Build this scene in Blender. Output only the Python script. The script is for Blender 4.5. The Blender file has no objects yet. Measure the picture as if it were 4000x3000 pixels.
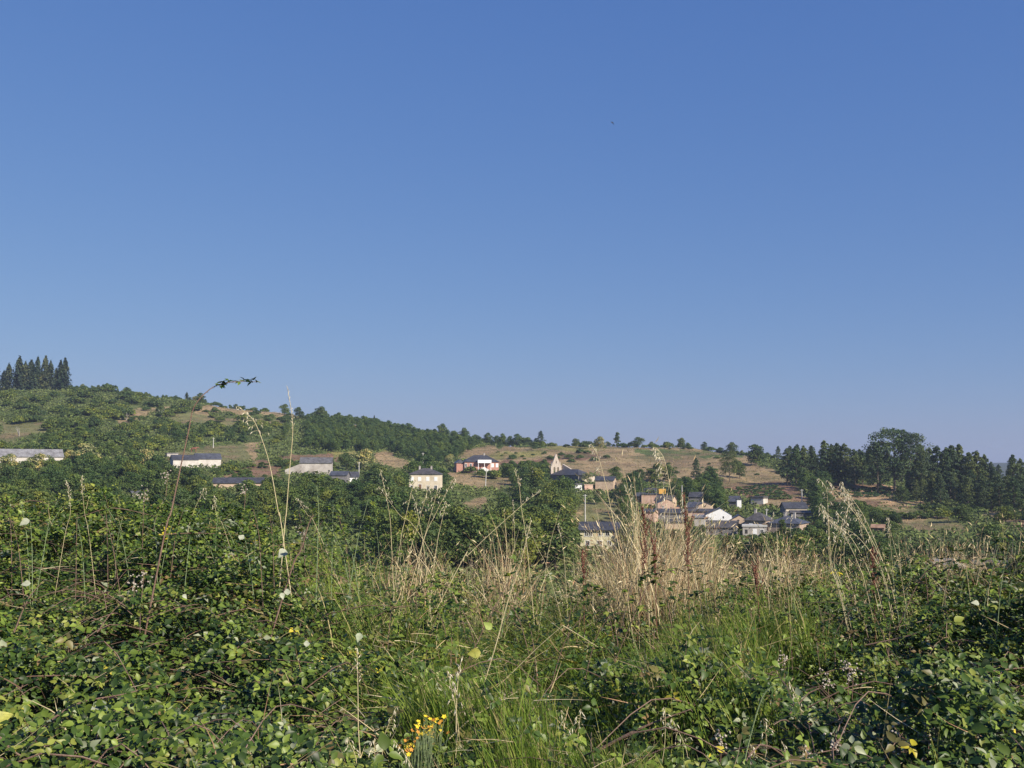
import bpy, bmesh, math, random
import numpy as np
from mathutils import Vector, Matrix

random.seed(7)
rng = np.random.default_rng(11)
C = bpy.context.scene.collection
PI = math.pi

# ------------------------------------------------------------------ camera
F = 4289.0                      # focal length in photo pixels (4000 wide)
HOR = 1836.0                    # row of the eye level
ZE = 1.65                       # eye height
PITCH = math.atan((HOR - 1500.0) / F)
cam_d = bpy.data.cameras.new('camera')
cam_d.sensor_width = 36.0
cam_d.lens = 36.0 * F / 4000.0
cam_d.clip_start = 0.1
cam_d.clip_end = 30000
cam = bpy.data.objects.new('camera', cam_d)
C.objects.link(cam)
cam.location = (0, 0, ZE)
cam.rotation_euler = (PI / 2 + PITCH, 0, 0)
bpy.context.scene.camera = cam

# ------------------------------------------------------------------ sky, sun, exposure
SUN_AZ, SUN_EL = 132.0, 31.0    # degrees clockwise from the view direction, degrees up
w = bpy.data.worlds.new("World")
bpy.context.scene.world = w
w.use_nodes = True
nt = w.node_tree
nt.nodes.clear()
sky = nt.nodes.new('ShaderNodeTexSky')
sky.sky_type = 'NISHITA'
sky.sun_disc = False
sky.sun_elevation = math.radians(SUN_EL)
sky.sun_rotation = math.radians(SUN_AZ)
sky.altitude = 300
sky.air_density = 1.0
sky.dust_density = 0.5
sky.ozone_density = 4.5
bg = nt.nodes.new('ShaderNodeBackground')
bg.inputs['Strength'].default_value = 0.085
wo = nt.nodes.new('ShaderNodeOutputWorld')
sep = nt.nodes.new('ShaderNodeSeparateColor'); cmb = nt.nodes.new('ShaderNodeCombineColor')
nt.links.new(sky.outputs[0], sep.inputs[0])
for ch, (ex, mul) in enumerate([(0.83, 0.73), (0.635, 1.09), (0.35, 2.60)]):    # the phone camera's rendering of the sky colour
    pw = nt.nodes.new('ShaderNodeMath'); pw.operation = 'POWER'; pw.inputs[1].default_value = ex
    ml = nt.nodes.new('ShaderNodeMath'); ml.operation = 'MULTIPLY'; ml.inputs[1].default_value = mul
    nt.links.new(sep.outputs[ch], pw.inputs[0]); nt.links.new(pw.outputs[0], ml.inputs[0]); nt.links.new(ml.outputs[0], cmb.inputs[ch])
nt.links.new(cmb.outputs[0], bg.inputs['Color'])
nt.links.new(bg.outputs[0], wo.inputs['Surface'])

sl = bpy.data.lights.new('sun', 'SUN')
sl.energy = 5.0
sl.angle = math.radians(0.5)
sl.color = (1.0, 0.90, 0.76)
so = bpy.data.objects.new('sun', sl)
C.objects.link(so)
a, e = math.radians(SUN_AZ), math.radians(SUN_EL)
sdir = Vector((math.sin(a) * math.cos(e), math.cos(a) * math.cos(e), math.sin(e)))
so.rotation_euler = sdir.to_track_quat('Z', 'Y').to_euler()
so.location = (0, 0, 200)

sc = bpy.context.scene
sc.view_settings.view_transform = 'Standard'
sc.view_settings.look = 'None'
sc.view_settings.exposure = 0.5
sc.view_settings.gamma = 1.0

# ------------------------------------------------------------------ picture <-> place
CP, SP = math.cos(PITCH), math.sin(PITCH)

def ray(px, row):
    """azimuth and slope (height per metre of ground distance) of a photo pixel"""
    u = (np.asarray(px, float) - 2000.0) / F
    v = (1500.0 - np.asarray(row, float)) / F
    y = CP - v * SP
    z = SP + v * CP
    return np.arctan2(u, y), z / np.hypot(u, y)

def at(px, row, r):
    az, T = ray(px, row)
    return Vector((float(r * math.sin(az)), float(r * math.cos(az)), float(ZE + T * r)))

def proj(x, y, z):
    zz = z - ZE
    fwd = y * CP + zz * SP
    up = -y * SP + zz * CP
    fwd = np.where(fwd < 0.05, 0.05, fwd)
    return 2000 + F * x / fwd, 1500 - F * up / fwd

# value noise
def _hash(ix, iy, seed):
    n = (ix * 374761393 + iy * 668265263 + seed * 982451653) & 0x7fffffff
    n = ((n ^ (n >> 13)) * 1274126177) & 0x7fffffff
    n = (n ^ (n >> 16)) & 0xffff
    return n / 65535.0

def vnoise(x, y, seed=0):
    x = np.asarray(x, float); y = np.asarray(y, float)
    ix = np.floor(x).astype(np.int64); iy = np.floor(y).astype(np.int64)
    fx = x - ix; fy = y - iy
    fx = fx * fx * (3 - 2 * fx); fy = fy * fy * (3 - 2 * fy)
    a = _hash(ix, iy, seed); b = _hash(ix + 1, iy, seed)
    c = _hash(ix, iy + 1, seed); d = _hash(ix + 1, iy + 1, seed)
    return (a * (1 - fx) + b * fx) * (1 - fy) + (c * (1 - fx) + d * fx) * fy

def fbm(x, y, seed=0, octs=3):
    s = 0; amp = 0.5; tot = 0
    for k in range(octs):
        s = s + amp * vnoise(x * 2 ** k, y * 2 ** k, seed + k * 17); tot += amp; amp *= 0.5
    return s / tot

# ------------------------------------------------------------------ terrain tables
K = 1.15
FG = {   # canopy rows of the near bank: column px -> (r, row)
    -400: [(3.2, 3420), (4.5, 3000), (6, 2720), (8, 2420), (10, 2165), (12, 2020), (14, 1990)],
    600:  [(3.2, 3420), (4.5, 3000), (6, 2720), (8, 2420), (10, 2170), (12, 2035), (14, 2005)],
    1250: [(3.2, 3430), (4.5, 3010), (6, 2730), (8, 2450), (10, 2255), (12, 2145), (14, 2110)],
    1700: [(3.2, 3440), (4.5, 3020), (6, 2750), (8, 2545), (10, 2420), (12, 2350), (14, 2310)],
    2500: [(3.2, 3440), (4.5, 3020), (6, 2755), (8, 2560), (10, 2440), (12, 2370), (14, 2325)],
    3200: [(3.2, 3430), (4.5, 3010), (6, 2740), (8, 2520), (10, 2390), (12, 2300), (14, 2255)],
    4400: [(3.2, 3430), (4.5, 3010), (6, 2735), (8, 2500), (10, 2345), (12, 2245), (14, 2200)],
}
HILL = {  # column px -> (r, row) of the land beyond
    -400: [(120, 2450), (200, 2190), (300, 2000), (400, 1870), (450, 1812), (600, 1680), (820, 1505)],
    0:    [(120, 2450), (200, 2200), (300, 2010), (400, 1880), (450, 1820), (600, 1690), (810, 1520)],
    300:  [(120, 2450), (200, 2200), (300, 2010), (400, 1880), (450, 1820), (600, 1685), (800, 1515)],
    700:  [(120, 2450), (200, 2200), (300, 2010), (400, 1890), (450, 1838), (600, 1700), (780, 1555)],
    1000: [(120, 2450), (200, 2200), (300, 2020), (400, 1905), (450, 1855), (600, 1715), (770, 1595)],
    1250: [(120, 2450), (200, 2200), (300, 2030), (400, 1910), (450, 1862), (600, 1735), (760, 1630)],
    1650: [(120, 2450), (200, 2210), (300, 2070), (400, 1925), (450, 1880), (600, 1775), (740, 1700)],
    2000: [(120, 2460), (200, 2220), (300, 2080), (400, 1945), (450, 1885), (550, 1810), (720, 1735)],
    2200: [(120, 2460), (200, 2230), (300, 2090), (390, 1965), (450, 1890), (550, 1820), (700, 1738)],
    2700: [(120, 2470), (200, 2240), (280, 2140), (350, 2035), (420, 1935), (520, 1850), (680, 1748)],
    2950: [(120, 2470), (200, 2240), (280, 2140), (350, 2035), (420, 1945), (520, 1865), (640, 1775)],
    3250: [(120, 2480), (200, 2240), (280, 2130), (340, 2045), (400, 1975), (460, 1915), (580, 1815)],
    3600: [(120, 2480), (200, 2240), (280, 2135), (340, 2055), (400, 1990), (460, 1945), (560, 1870)],
    4400: [(120, 2480), (200, 2240), (280, 2140), (340, 2065), (400, 2005), (460, 1965), (560, 1900)],
}
GAP = 0.62
RG = np.concatenate([np.linspace(0, 20, 201), np.geomspace(20.2, 1700, 420)])
def col_az(px): return float(ray(px, HOR)[0])
def zfg(px):
    out = []
    for r, row in FG[px]:
        out.append((r, float(ray(px, row)[1]) * r))
    return out
fg_az = [col_az(p) for p in sorted(FG)]
fg_tab = []
for p in sorted(FG):
    pts = [(0.0, -1.28), (2.0, -1.26)] + zfg(p)
    last = pts[-1]
    pts += [(15.5, last[1] - 0.25), (18, last[1] - 1.1), (40, -8)]
    fg_tab.append(np.interp(RG, [q[0] for q in pts], [q[1] for q in pts]))
fg_tab = np.array(fg_tab)
hl_az = [col_az(p) for p in sorted(HILL)]
hl_tab = []; SKY = []
for p in sorted(HILL):
    pts = [(0, -1.7), (13.5, -1.7), (20, -3.2), (40, -8), (75, -14)]
    for r, row in HILL[p]:
        pts.append((r * K, float(ray(p, row)[1]) * r * K))
    rs, zs = pts[-1]
    SKY.append(rs)
    pts += [(rs + 30, zs - 1.0), (rs + 250, zs - 40), (1700, -75)]
    t = np.interp(RG, [q[0] for q in pts], [q[1] for q in pts])
    k = np.ones(9) / 9
    t2 = np.convolve(np.pad(t, 4, mode='edge'), k, 'valid')
    hl_tab.append(np.where(RG > 120, t2, t))
hl_tab = np.array(hl_tab)

def tab(azs, T, az, r):
    az = np.asarray(az, float); r = np.asarray(r, float)
    azc = np.clip(az, azs[0], azs[-1])
    j = np.clip(np.searchsorted(azs, azc) - 1, 0, len(azs) - 2)
    azs = np.asarray(azs)
    t = (azc - azs[j]) / (azs[j + 1] - azs[j])
    t = t * t * (3 - 2 * t) * 0.5 + t * 0.5
    fi = np.interp(r, RG, np.arange(len(RG)))
    i0 = np.clip(np.floor(fi).astype(int), 0, len(RG) - 2); ft = fi - i0
    a = T[j, i0] * (1 - ft) + T[j, i0 + 1] * ft
    b = T[j + 1, i0] * (1 - ft) + T[j + 1, i0 + 1] * ft
    return a * (1 - t) + b * t

def canopy(x, y):
    """top of the bramble and grass mass on the near bank"""
    r = np.hypot(x, y); az = np.arctan2(x, y)
    z = tab(fg_az, fg_tab, az, r) + ZE
    n = fbm(x * 1.1, y * 1.1, 3, 3) - 0.5
    n2 = vnoise(x * 2.3, y * 2.3, 9) - 0.5
    amp = np.clip((r - 2.5) / 2.5, 0, 1)
    return z + amp * (0.60 * n + 0.40 * n2)

def ground(x, y):
    r = np.hypot(x, y); az = np.arctan2(x, y)
    near = tab(fg_az, fg_tab, az, r) + ZE - GAP
    far = tab(hl_az, hl_tab, az, r) + ZE
    s = np.clip((r - 15) / 5, 0, 1)
    z = near * (1 - s) + far * s
    m = np.clip((r - 60) / 200, 0, 1)
    return z + m * ((fbm(x / 45, y / 45, 5, 3) - 0.5) * 4.0 + (fbm(x / 9, y / 9, 8, 2) - 0.5) * 0.9)

def hit(px, row):
    """ground distance at which the far land shows at this pixel"""
    az, T = ray(px, row)
    sk = float(np.interp(az, hl_az, SKY))
    rr = np.linspace(70, sk + 15, 500)
    zz = ground(rr * math.sin(az), rr * math.cos(az)) - ZE
    ok = np.nonzero(zz >= T * rr)[0]
    if len(ok) == 0: return sk
    return float(rr[ok[0]])

def on_land(px, row):
    r = hit(px, row)
    az = float(ray(px, row)[0])
    x, y = r * math.sin(az), r * math.cos(az)
    return Vector((x, y, float(ground(x, y)))), r

# ------------------------------------------------------------------ helpers
def tag(o, label=None, cat=None, group=None, kind=None):
    if label: o['label'] = label
    if cat: o['category'] = cat
    if group: o['group'] = group
    if kind: o['kind'] = kind
    return o

def empty(name, loc=(0, 0, 0), rz=0.0):
    o = bpy.data.objects.new(name, None)
    o.empty_display_size = 0.2
    o.location = loc; o.rotation_euler = (0, 0, rz)
    C.objects.link(o)
    return o

def link(name, me, parent=None, loc=None):
    o = bpy.data.objects.new(name, me)
    C.objects.link(o)
    if parent: o.parent = parent
    if loc is not None: o.location = loc
    return o

def np_mesh(name, V, faces, mats=None, smooth=False, col=None, mat_idx=None):
    """faces: list of int arrays (n,k)"""
    me = bpy.data.meshes.new(name)
    V = np.asarray(V, np.float32)
    me.vertices.add(len(V)); me.vertices.foreach_set('co', V.ravel())
    loops = np.concatenate([f.ravel() for f in faces]).astype(np.int32)
    sizes = np.concatenate([np.full(len(f), f.shape[1]) for f in faces]).astype(np.int32)
    starts = np.concatenate([[0], np.cumsum(sizes)[:-1]]).astype(np.int32)
    me.loops.add(len(loops)); me.loops.foreach_set('vertex_index', loops)
    me.polygons.add(len(sizes)); me.polygons.foreach_set('loop_start', starts)
    me.polygons.foreach_set('loop_total', sizes)
    if mat_idx is not None: me.polygons.foreach_set('material_index', mat_idx.astype(np.int32))
    me.polygons.foreach_set('use_smooth', np.full(len(sizes), smooth))
    if col is not None:
        at_ = me.color_attributes.new('tint', 'FLOAT_COLOR', 'POINT')
        c4 = np.ones((len(V), 4), np.float32); c4[:, :3] = col
        at_.data.foreach_set('color', c4.ravel())
    me.update(calc_edges=True)
    for m in (mats or []): me.materials.append(m)
    return me

class MB:
    """collects shapes into one mesh"""
    def __init__(s): s.v = []; s.f = []
    def add(s, vs, fs):
        o = len(s.v); s.v += [tuple(v) for v in vs]; s.f += [tuple(i + o for i in f) for f in fs]; return s
    def box(s, x0, x1, y0, y1, z0, z1):
        return s.add([(x0, y0, z0), (x1, y0, z0), (x1, y1, z0), (x0, y1, z0), (x0, y0, z1), (x1, y0, z1), (x1, y1, z1), (x0, y1, z1)],
                     [(0, 3, 2, 1), (4, 5, 6, 7), (0, 1, 5, 4), (1, 2, 6, 5), (2, 3, 7, 6), (3, 0, 4, 7)])
    def hexa(s, p):   # 8 points bottom 4 / top 4
        return s.add(p, [(0, 3, 2, 1), (4, 5, 6, 7), (0, 1, 5, 4), (1, 2, 6, 5), (2, 3, 7, 6), (3, 0, 4, 7)])
    def tube(s, pts, rad, n=6):
        pts = [Vector(p) for p in pts]; m = len(pts)
        if not hasattr(rad, '__len__'): rad = [rad] * m
        vs = []; fs = []
        up = Vector((0.13, 0.31, 1)).normalized()
        for i, p in enumerate(pts):
            d = (pts[min(i + 1, m - 1)] - pts[max(i - 1, 0)])
            d = d.normalized() if d.length > 1e-9 else Vector((0, 0, 1))
            a = d.cross(up)
            if a.length < 1e-3: a = d.cross(Vector((1, 0, 0)))
            a.normalize(); b = d.cross(a)
            for k in range(n):
                t = 2 * PI * k / n
                vs.append(p + (a * math.cos(t) + b * math.sin(t)) * rad[i])
        for i in range(m - 1):
            for k in range(n):
                fs.append((i * n + k, i * n + (k + 1) % n, (i + 1) * n + (k + 1) % n, (i + 1) * n + k))
        fs.append(tuple(range(n - 1, -1, -1))); fs.append(tuple((m - 1) * n + k for k in range(n)))
        return s.add(vs, fs)
    def seed(s, p, d, L, W):
        """a pointed husk: 6-sided double cone"""
        p = Vector(p); d = Vector(d).normalized()
        a = d.cross(Vector((0.2, 0.1, 1)))
        if a.length < 1e-3: a = Vector((1, 0, 0))
        a.normalize(); b = d.cross(a)
        vs = [p, p + d * L]; 
        for k in range(4):
            t = PI / 2 * k
            vs.append(p + d * L * 0.4 + (a * math.cos(t) + b * math.sin(t)) * W * 0.5)
        fs = []
        for k in range(4):
            fs.append((0, 2 + (k + 1) % 4, 2 + k)); fs.append((1, 2 + k, 2 + (k + 1) % 4))
        return s.add(vs, fs)
    def leaf(s, p, d, up, L, W, fold=0.18):
        p = Vector(p); d = Vector(d).normalized(); up = Vector(up)
        side = d.cross(up)
        if side.length < 1e-3: side = Vector((1, 0, 0))
        side.normalize(); n = side.cross(d)
        prof = [(0.0, 0.03), (0.3, 0.46), (0.62, 0.40), (1.0, 0.0)]
        vs = []
        for t, hw in prof:
            c = p + d * L * t - n * (t * t * 0.15 * L)
            if hw > 0:
                vs += [c - side * W * hw + n * fold * W * hw * 2, c, c + side * W * hw + n * fold * W * hw * 2]
            else: vs.append(c)
        fs = []
        for k in range(2):
            o = k * 3
            fs += [(o, o + 1, o + 4, o + 3), (o + 1, o + 2, o + 5, o + 4)]
        fs += [(6, 7, 9), (7, 8, 9)]
        return s.add(vs, fs)
    def mesh(s, name, mat):
        me = bpy.data.meshes.new(name)
        me.from_pydata(s.v, [], s.f); me.update()
        me.materials.append(mat)
        return me
    def build(s, name, mat, parent=None, loc=None, smooth=False):
        me = s.mesh(name, mat)
        if smooth: me.polygons.foreach_set('use_smooth', [True] * len(me.polygons))
        return link(name, me, parent, loc)

# ------------------------------------------------------------------ materials
def newmat(name):
    m = bpy.data.materials.new(name); m.use_nodes = True
    n = m.node_tree; b = n.nodes['Principled BSDF']
    return m, n, b

def N(n, t, **kw):
    o = n.nodes.new(t)
    for k, v in kw.items(): setattr(o, k, v)
    return o

def ramp(n, stops, interp='LINEAR'):
    r = N(n, 'ShaderNodeValToRGB'); cr = r.color_ramp; cr.interpolation = interp
    while len(cr.elements) < len(stops): cr.elements.new(0.5)
    for e_, (p, c) in zip(cr.elements, stops):
        e_.position = p; e_.color = (*c, 1)
    return r

def surf_mat(name, c1, c2, scale=3.0, rough=0.85, bump=0.3, stops=None, dist=0.02):
    """a weathered hard surface: two tones mixed by noise, a finer noise bump"""
    m, n, b = newmat(name)
    tc = N(n, 'ShaderNodeTexCoord')
    nz = N(n, 'ShaderNodeTexNoise'); nz.inputs['Scale'].default_value = scale; nz.inputs['Detail'].default_value = 8
    nz.inputs['Roughness'].default_value = 0.65
    n.links.new(tc.outputs['Object'], nz.inputs['Vector'])
    r = ramp(n, stops or [(0.32, c1), (0.68, c2)])
    n.links.new(nz.outputs['Fac'], r.inputs[0])
    n.links.new(r.outputs[0], b.inputs['Base Color'])
    b.inputs['Roughness'].default_value = rough
    bp = N(n, 'ShaderNodeBump'); bp.inputs['Strength'].default_value = bump; bp.inputs['Distance'].default_value = dist
    nz2 = N(n, 'ShaderNodeTexNoise'); nz2.inputs['Scale'].default_value = scale * 6; nz2.inputs['Detail'].default_value = 6
    n.links.new(tc.outputs['Object'], nz2.inputs['Vector'])
    n.links.new(nz2.outputs['Fac'], bp.inputs['Height'])
    n.links.new(bp.outputs[0], b.inputs['Normal'])
    return m

def roof_mat(name, c1, c2, rough=0.55):
    m, n, b = newmat(name)
    tc = N(n, 'ShaderNodeTexCoord')
    br = N(n, 'ShaderNodeTexBrick')
    br.inputs['Scale'].default_value = 1.0
    br.inputs['Brick Width'].default_value = 0.45; br.inputs['Row Height'].default_value = 0.28
    br.inputs['Mortar Size'].default_value = 0.012
    br.inputs['Color1'].default_value = (*c1, 1); br.inputs['Color2'].default_value = (*c2, 1)
    br.inputs['Mortar'].default_value = (c1[0] * .4, c1[1] * .4, c1[2] * .4, 1)
    n.links.new(tc.outputs['Object'], br.inputs['Vector'])
    nz = N(n, 'ShaderNodeTexNoise'); nz.inputs['Scale'].default_value = 0.6; nz.inputs['Detail'].default_value = 7
    n.links.new(tc.outputs['Object'], nz.inputs['Vector'])
    mx = N(n, 'ShaderNodeMixRGB', blend_type='MULTIPLY'); mx.inputs[0].default_value = 1
    r = ramp(n, [(0.3, (0.62, 0.60, 0.58)), (0.7, (1.25, 1.25, 1.25))])
    n.links.new(nz.outputs['Fac'], r.inputs[0])
    n.links.new(br.outputs['Color'], mx.inputs[1]); n.links.new(r.outputs[0], mx.inputs[2])
    n.links.new(mx.outputs[0], b.inputs['Base Color'])
    b.inputs['Roughness'].default_value = rough
    return m

def foliage_mat(name, stops, transl=0.22, rough=0.6, tint=None, spec=0.3):
    """leaf by leaf colour (each leaf is an island) varied again from tree to tree"""
    m, n, b = newmat(name)
    geo = N(n, 'ShaderNodeNewGeometry')
    r = ramp(n, stops)
    n.links.new(geo.outputs['Random Per Island'], r.inputs[0])
    oi = N(n, 'ShaderNodeObjectInfo')
    r2 = ramp(n, tint or [(0, (0.60, 0.70, 0.72)), (0.35, (0.95, 0.98, 0.95)), (0.7, (1.45, 1.25, 0.9)), (0.85, (1.1, 1.15, 1.0)), (1, (0.75, 0.92, 0.85))])
    n.links.new(oi.outputs['Random'], r2.inputs[0])
    mx0 = N(n, 'ShaderNodeMixRGB', blend_type='MULTIPLY'); mx0.inputs[0].default_value = 1
    n.links.new(r.outputs[0], mx0.inputs[1]); n.links.new(r2.outputs[0], mx0.inputs[2])
    nzw = N(n, 'ShaderNodeTexNoise'); nzw.inputs['Scale'].default_value = 0.13; nzw.inputs['Detail'].default_value = 3
    n.links.new(geo.outputs['Position'], nzw.inputs['Vector'])
    r3 = ramp(n, [(0.36, (0.62, 0.72, 0.74)), (0.5, (1.0, 1.0, 1.0)), (0.64, (1.55, 1.32, 0.95))])    # stands of another species, lighter or darker
    n.links.new(nzw.outputs['Fac'], r3.inputs[0])
    mx = N(n, 'ShaderNodeMixRGB', blend_type='MULTIPLY'); mx.inputs[0].default_value = 1
    n.links.new(mx0.outputs[0], mx.inputs[1]); n.links.new(r3.outputs[0], mx.inputs[2])
    n.links.new(mx.outputs[0], b.inputs['Base Color'])
    b.inputs['Roughness'].default_value = rough
    b.inputs['Specular IOR Level'].default_value = spec
    tr = N(n, 'ShaderNodeBsdfTranslucent')
    n.links.new(mx.outputs[0], tr.inputs['Color'])
    ms = N(n, 'ShaderNodeMixShader'); ms.inputs[0].default_value = transl
    n.links.new(b.outputs[0], ms.inputs[1]); n.links.new(tr.outputs[0], ms.inputs[2])
    n.links.new(ms.outputs[0], n.nodes['Material Output'].inputs['Surface'])
    return m

def tint_mat(name, transl=0.25, rough=0.5, spec=0.4, vary=0.0):
    """colour comes with each leaf or blade (attribute 'tint')"""
    m, n, b = newmat(name)
    at_ = N(n, 'ShaderNodeAttribute'); at_.attribute_name = 'tint'
    geo = N(n, 'ShaderNodeNewGeometry')
    r = ramp(n, [(0, (0.62, 0.66, 0.62)), (1, (1.32, 1.28, 1.2))])
    n.links.new(geo.outputs['Random Per Island'], r.inputs[0])
    mx = N(n, 'ShaderNodeMixRGB', blend_type='MULTIPLY'); mx.inputs[0].default_value = 1
    n.links.new(at_.outputs['Color'], mx.inputs[1]); n.links.new(r.outputs[0], mx.inputs[2])
    n.links.new(mx.outputs[0], b.inputs['Base Color'])
    b.inputs['Roughness'].default_value = rough
    b.inputs['Specular IOR Level'].default_value = spec
    if transl > 0:
        tr = N(n, 'ShaderNodeBsdfTranslucent')
        n.links.new(mx.outputs[0], tr.inputs['Color'])
        ms = N(n, 'ShaderNodeMixShader'); ms.inputs[0].default_value = transl
        n.links.new(b.outputs[0], ms.inputs[1]); n.links.new(tr.outputs[0], ms.inputs[2])
        n.links.new(ms.outputs[0], n.nodes['Material Output'].inputs['Surface'])
    return m

M = {}
M['oak'] = foliage_mat('oak_leaves', [(0, (0.042, 0.072, 0.022)), (0.5, (0.080, 0.126, 0.034)), (1, (0.135, 0.175, 0.048))])
M['bush'] = foliage_mat('bush_leaves', [(0, (0.045, 0.075, 0.022)), (0.5, (0.086, 0.132, 0.034)), (1, (0.150, 0.188, 0.050))],
                        tint=[(0, (0.62, 0.72, 0.75)), (0.3, (0.9, 0.95, 0.9)), (0.65, (1.2, 1.15, 0.9)), (1, (1.5, 1.35, 0.95))])
M['pine'] = foliage_mat('pine_needles', [(0, (0.034, 0.060, 0.024)), (0.5, (0.060, 0.096, 0.036)), (1, (0.100, 0.138, 0.050))], transl=0.1)
M['fir'] = foliage_mat('fir_needles', [(0, (0.026, 0.044, 0.024)), (0.6, (0.050, 0.076, 0.038)), (1, (0.085, 0.100, 0.052))], transl=0.1)
M['chestnut'] = foliage_mat('chestnut_catkins', [(0, (0.05, 0.085, 0.025)), (0.30, (0.10, 0.15, 0.045)), (0.42, (0.34, 0.34, 0.14)), (1, (0.52, 0.48, 0.24))], tint=[(0, (.85, .85, .85)), (1, (1.1, 1.1, 1.0))])
M['vine'] = foliage_mat('vine_leaves', [(0, (0.05, 0.10, 0.04)), (1, (0.10, 0.16, 0.06))])
M['plum'] = foliage_mat('purple_leaves', [(0, (0.03, 0.018, 0.025)), (1, (0.07, 0.035, 0.045))])
M['bark'] = surf_mat('bark', (0.07, 0.055, 0.04), (0.15, 0.12, 0.09), 4)
M['pale_bark'] = surf_mat('bleached_wood', (0.25, 0.23, 0.20), (0.42, 0.40, 0.36), 4)
M['slate'] = roof_mat('slate', (0.050, 0.052, 0.062), (0.075, 0.078, 0.090))
M['slate_blue'] = roof_mat('blue_slate', (0.065, 0.070, 0.088), (0.095, 0.102, 0.122), 0.5)
M['slate_brown'] = roof_mat('weathered_slate', (0.075, 0.070, 0.066), (0.11, 0.10, 0.095))
M['fibre'] = roof_mat('grey_sheet_roof', (0.20, 0.20, 0.21), (0.27, 0.27, 0.28), 0.7)
M['fibre_dark'] = roof_mat('old_sheet_roof', (0.11, 0.11, 0.115), (0.16, 0.16, 0.165), 0.7)
M['tile'] = roof_mat('clay_tile', (0.34, 0.20, 0.13), (0.42, 0.27, 0.18), 0.8)
M['white_wall'] = surf_mat('limewash', (0.36, 0.33, 0.29), (0.62, 0.59, 0.54), 0.35)
M['bright_white'] = surf_mat('fresh_white_render', (0.78, 0.78, 0.77), (0.85, 0.85, 0.84), 0.9)
M['grey_block'] = surf_mat('block_render', (0.28, 0.25, 0.22), (0.52, 0.49, 0.45), 0.35)
M['cream'] = surf_mat('cream_render', (0.48, 0.41, 0.29), (0.72, 0.64, 0.50), 0.3)
M['yellow'] = surf_mat('pale_yellow_render', (0.56, 0.51, 0.31), (0.70, 0.65, 0.45), 0.5)
M['pink'] = surf_mat('salmon_render', (0.42, 0.26, 0.19), (0.66, 0.46, 0.36), 0.4)
M['brick'] = surf_mat('red_brick', (0.38, 0.18, 0.13), (0.52, 0.29, 0.23), 1.6)
M['stone'] = surf_mat('brown_stone', (0.26, 0.19, 0.15), (0.48, 0.38, 0.30), 1.4, bump=0.8)
M['warm_stone'] = surf_mat('ochre_stone', (0.42, 0.31, 0.21), (0.60, 0.46, 0.34), 1.4, bump=0.8)
M['grey_stone'] = surf_mat('dark_schist', (0.12, 0.115, 0.12), (0.23, 0.22, 0.22), 1.5, bump=0.8)
M['church_stone'] = surf_mat('pale_stone', (0.38, 0.32, 0.26), (0.58, 0.50, 0.42), 1.5, bump=0.8)
M['orange'] = surf_mat('orange_panel', (0.62, 0.33, 0.06), (0.72, 0.42, 0.10), 1.5)
M['white'] = surf_mat('white_paint', (0.72, 0.72, 0.70), (0.80, 0.80, 0.78), 2)
M['dark'] = surf_mat('dark_opening', (0.02, 0.02, 0.022), (0.04, 0.038, 0.036), 2)
M['concrete'] = surf_mat('pole_concrete', (0.42, 0.41, 0.38), (0.58, 0.57, 0.54), 3)
M['wood'] = surf_mat('brown_wood', (0.14, 0.08, 0.05), (0.24, 0.15, 0.09), 3)
M['horse'] = surf_mat('chestnut_coat', (0.16, 0.06, 0.035), (0.26, 0.11, 0.07), 2, rough=0.6)
M['mane'] = surf_mat('pale_mane', (0.42, 0.28, 0.18), (0.55, 0.38, 0.26), 2)
mg, n_, b_ = newmat('window_glass')
b_.inputs['Base Color'].default_value = (0.03, 0.035, 0.04, 1); b_.inputs['Roughness'].default_value = 0.12
M['glass'] = mg
M['leaf'] = tint_mat('bramble_leaf', 0.16, 0.45, 0.35)
M['blade'] = tint_mat('grass_blade', 0.38, 0.55, 0.35)
M['straw'] = tint_mat('dry_straw', 0.12, 0.65, 0.3)
M['tuft'] = tint_mat('ground_growth', 0.15, 0.8, 0.15)
M['stem'] = surf_mat('bramble_stem', (0.13, 0.075, 0.055), (0.24, 0.16, 0.115), 14, rough=0.6)
M['stem_green'] = surf_mat('green_stem', (0.14, 0.20, 0.09), (0.24, 0.30, 0.15), 12, rough=0.6)
M['stalk'] = surf_mat('straw_stalk', (0.46, 0.38, 0.20), (0.62, 0.54, 0.33), 9, rough=0.6)
M['husk'] = surf_mat('oat_husk', (0.52, 0.46, 0.31), (0.70, 0.64, 0.48), 30, rough=0.6)
M['dock'] = surf_mat('dock_seed', (0.10, 0.035, 0.025), (0.23, 0.095, 0.06), 30, rough=0.8)
M['bud'] = surf_mat('faded_bud', (0.34, 0.28, 0.22), (0.50, 0.45, 0.37), 30, rough=0.7)
M['petal'] = surf_mat('yellow_petal', (0.68, 0.50, 0.02), (0.80, 0.62, 0.03), 30, rough=0.5)
M['petal_old'] = surf_mat('rusty_petal', (0.45, 0.18, 0.02), (0.58, 0.30, 0.03), 30, rough=0.6)
M['bird'] = surf_mat('dark_plumage', (0.03, 0.03, 0.035), (0.07, 0.065, 0.06), 30)

# ------------------------------------------------------------------ where the far land is dry, tilled or grazed (photo outlines)
def poly_in(P, x, y):
    x = np.asarray(x, float); y = np.asarray(y, float)
    ins = np.zeros(x.shape, bool); n = len(P)
    for i in range(n):
        x1, y1 = P[i]; x2, y2 = P[(i + 1) % n]
        c = ((y1 > y) != (y2 > y))
        with np.errstate(divide='ignore', invalid='ignore'):
            xi = (x2 - x1) * (y - y1) / (y2 - y1 + 1e-12) + x1
        ins ^= c & (x < xi)
    return ins

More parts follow.
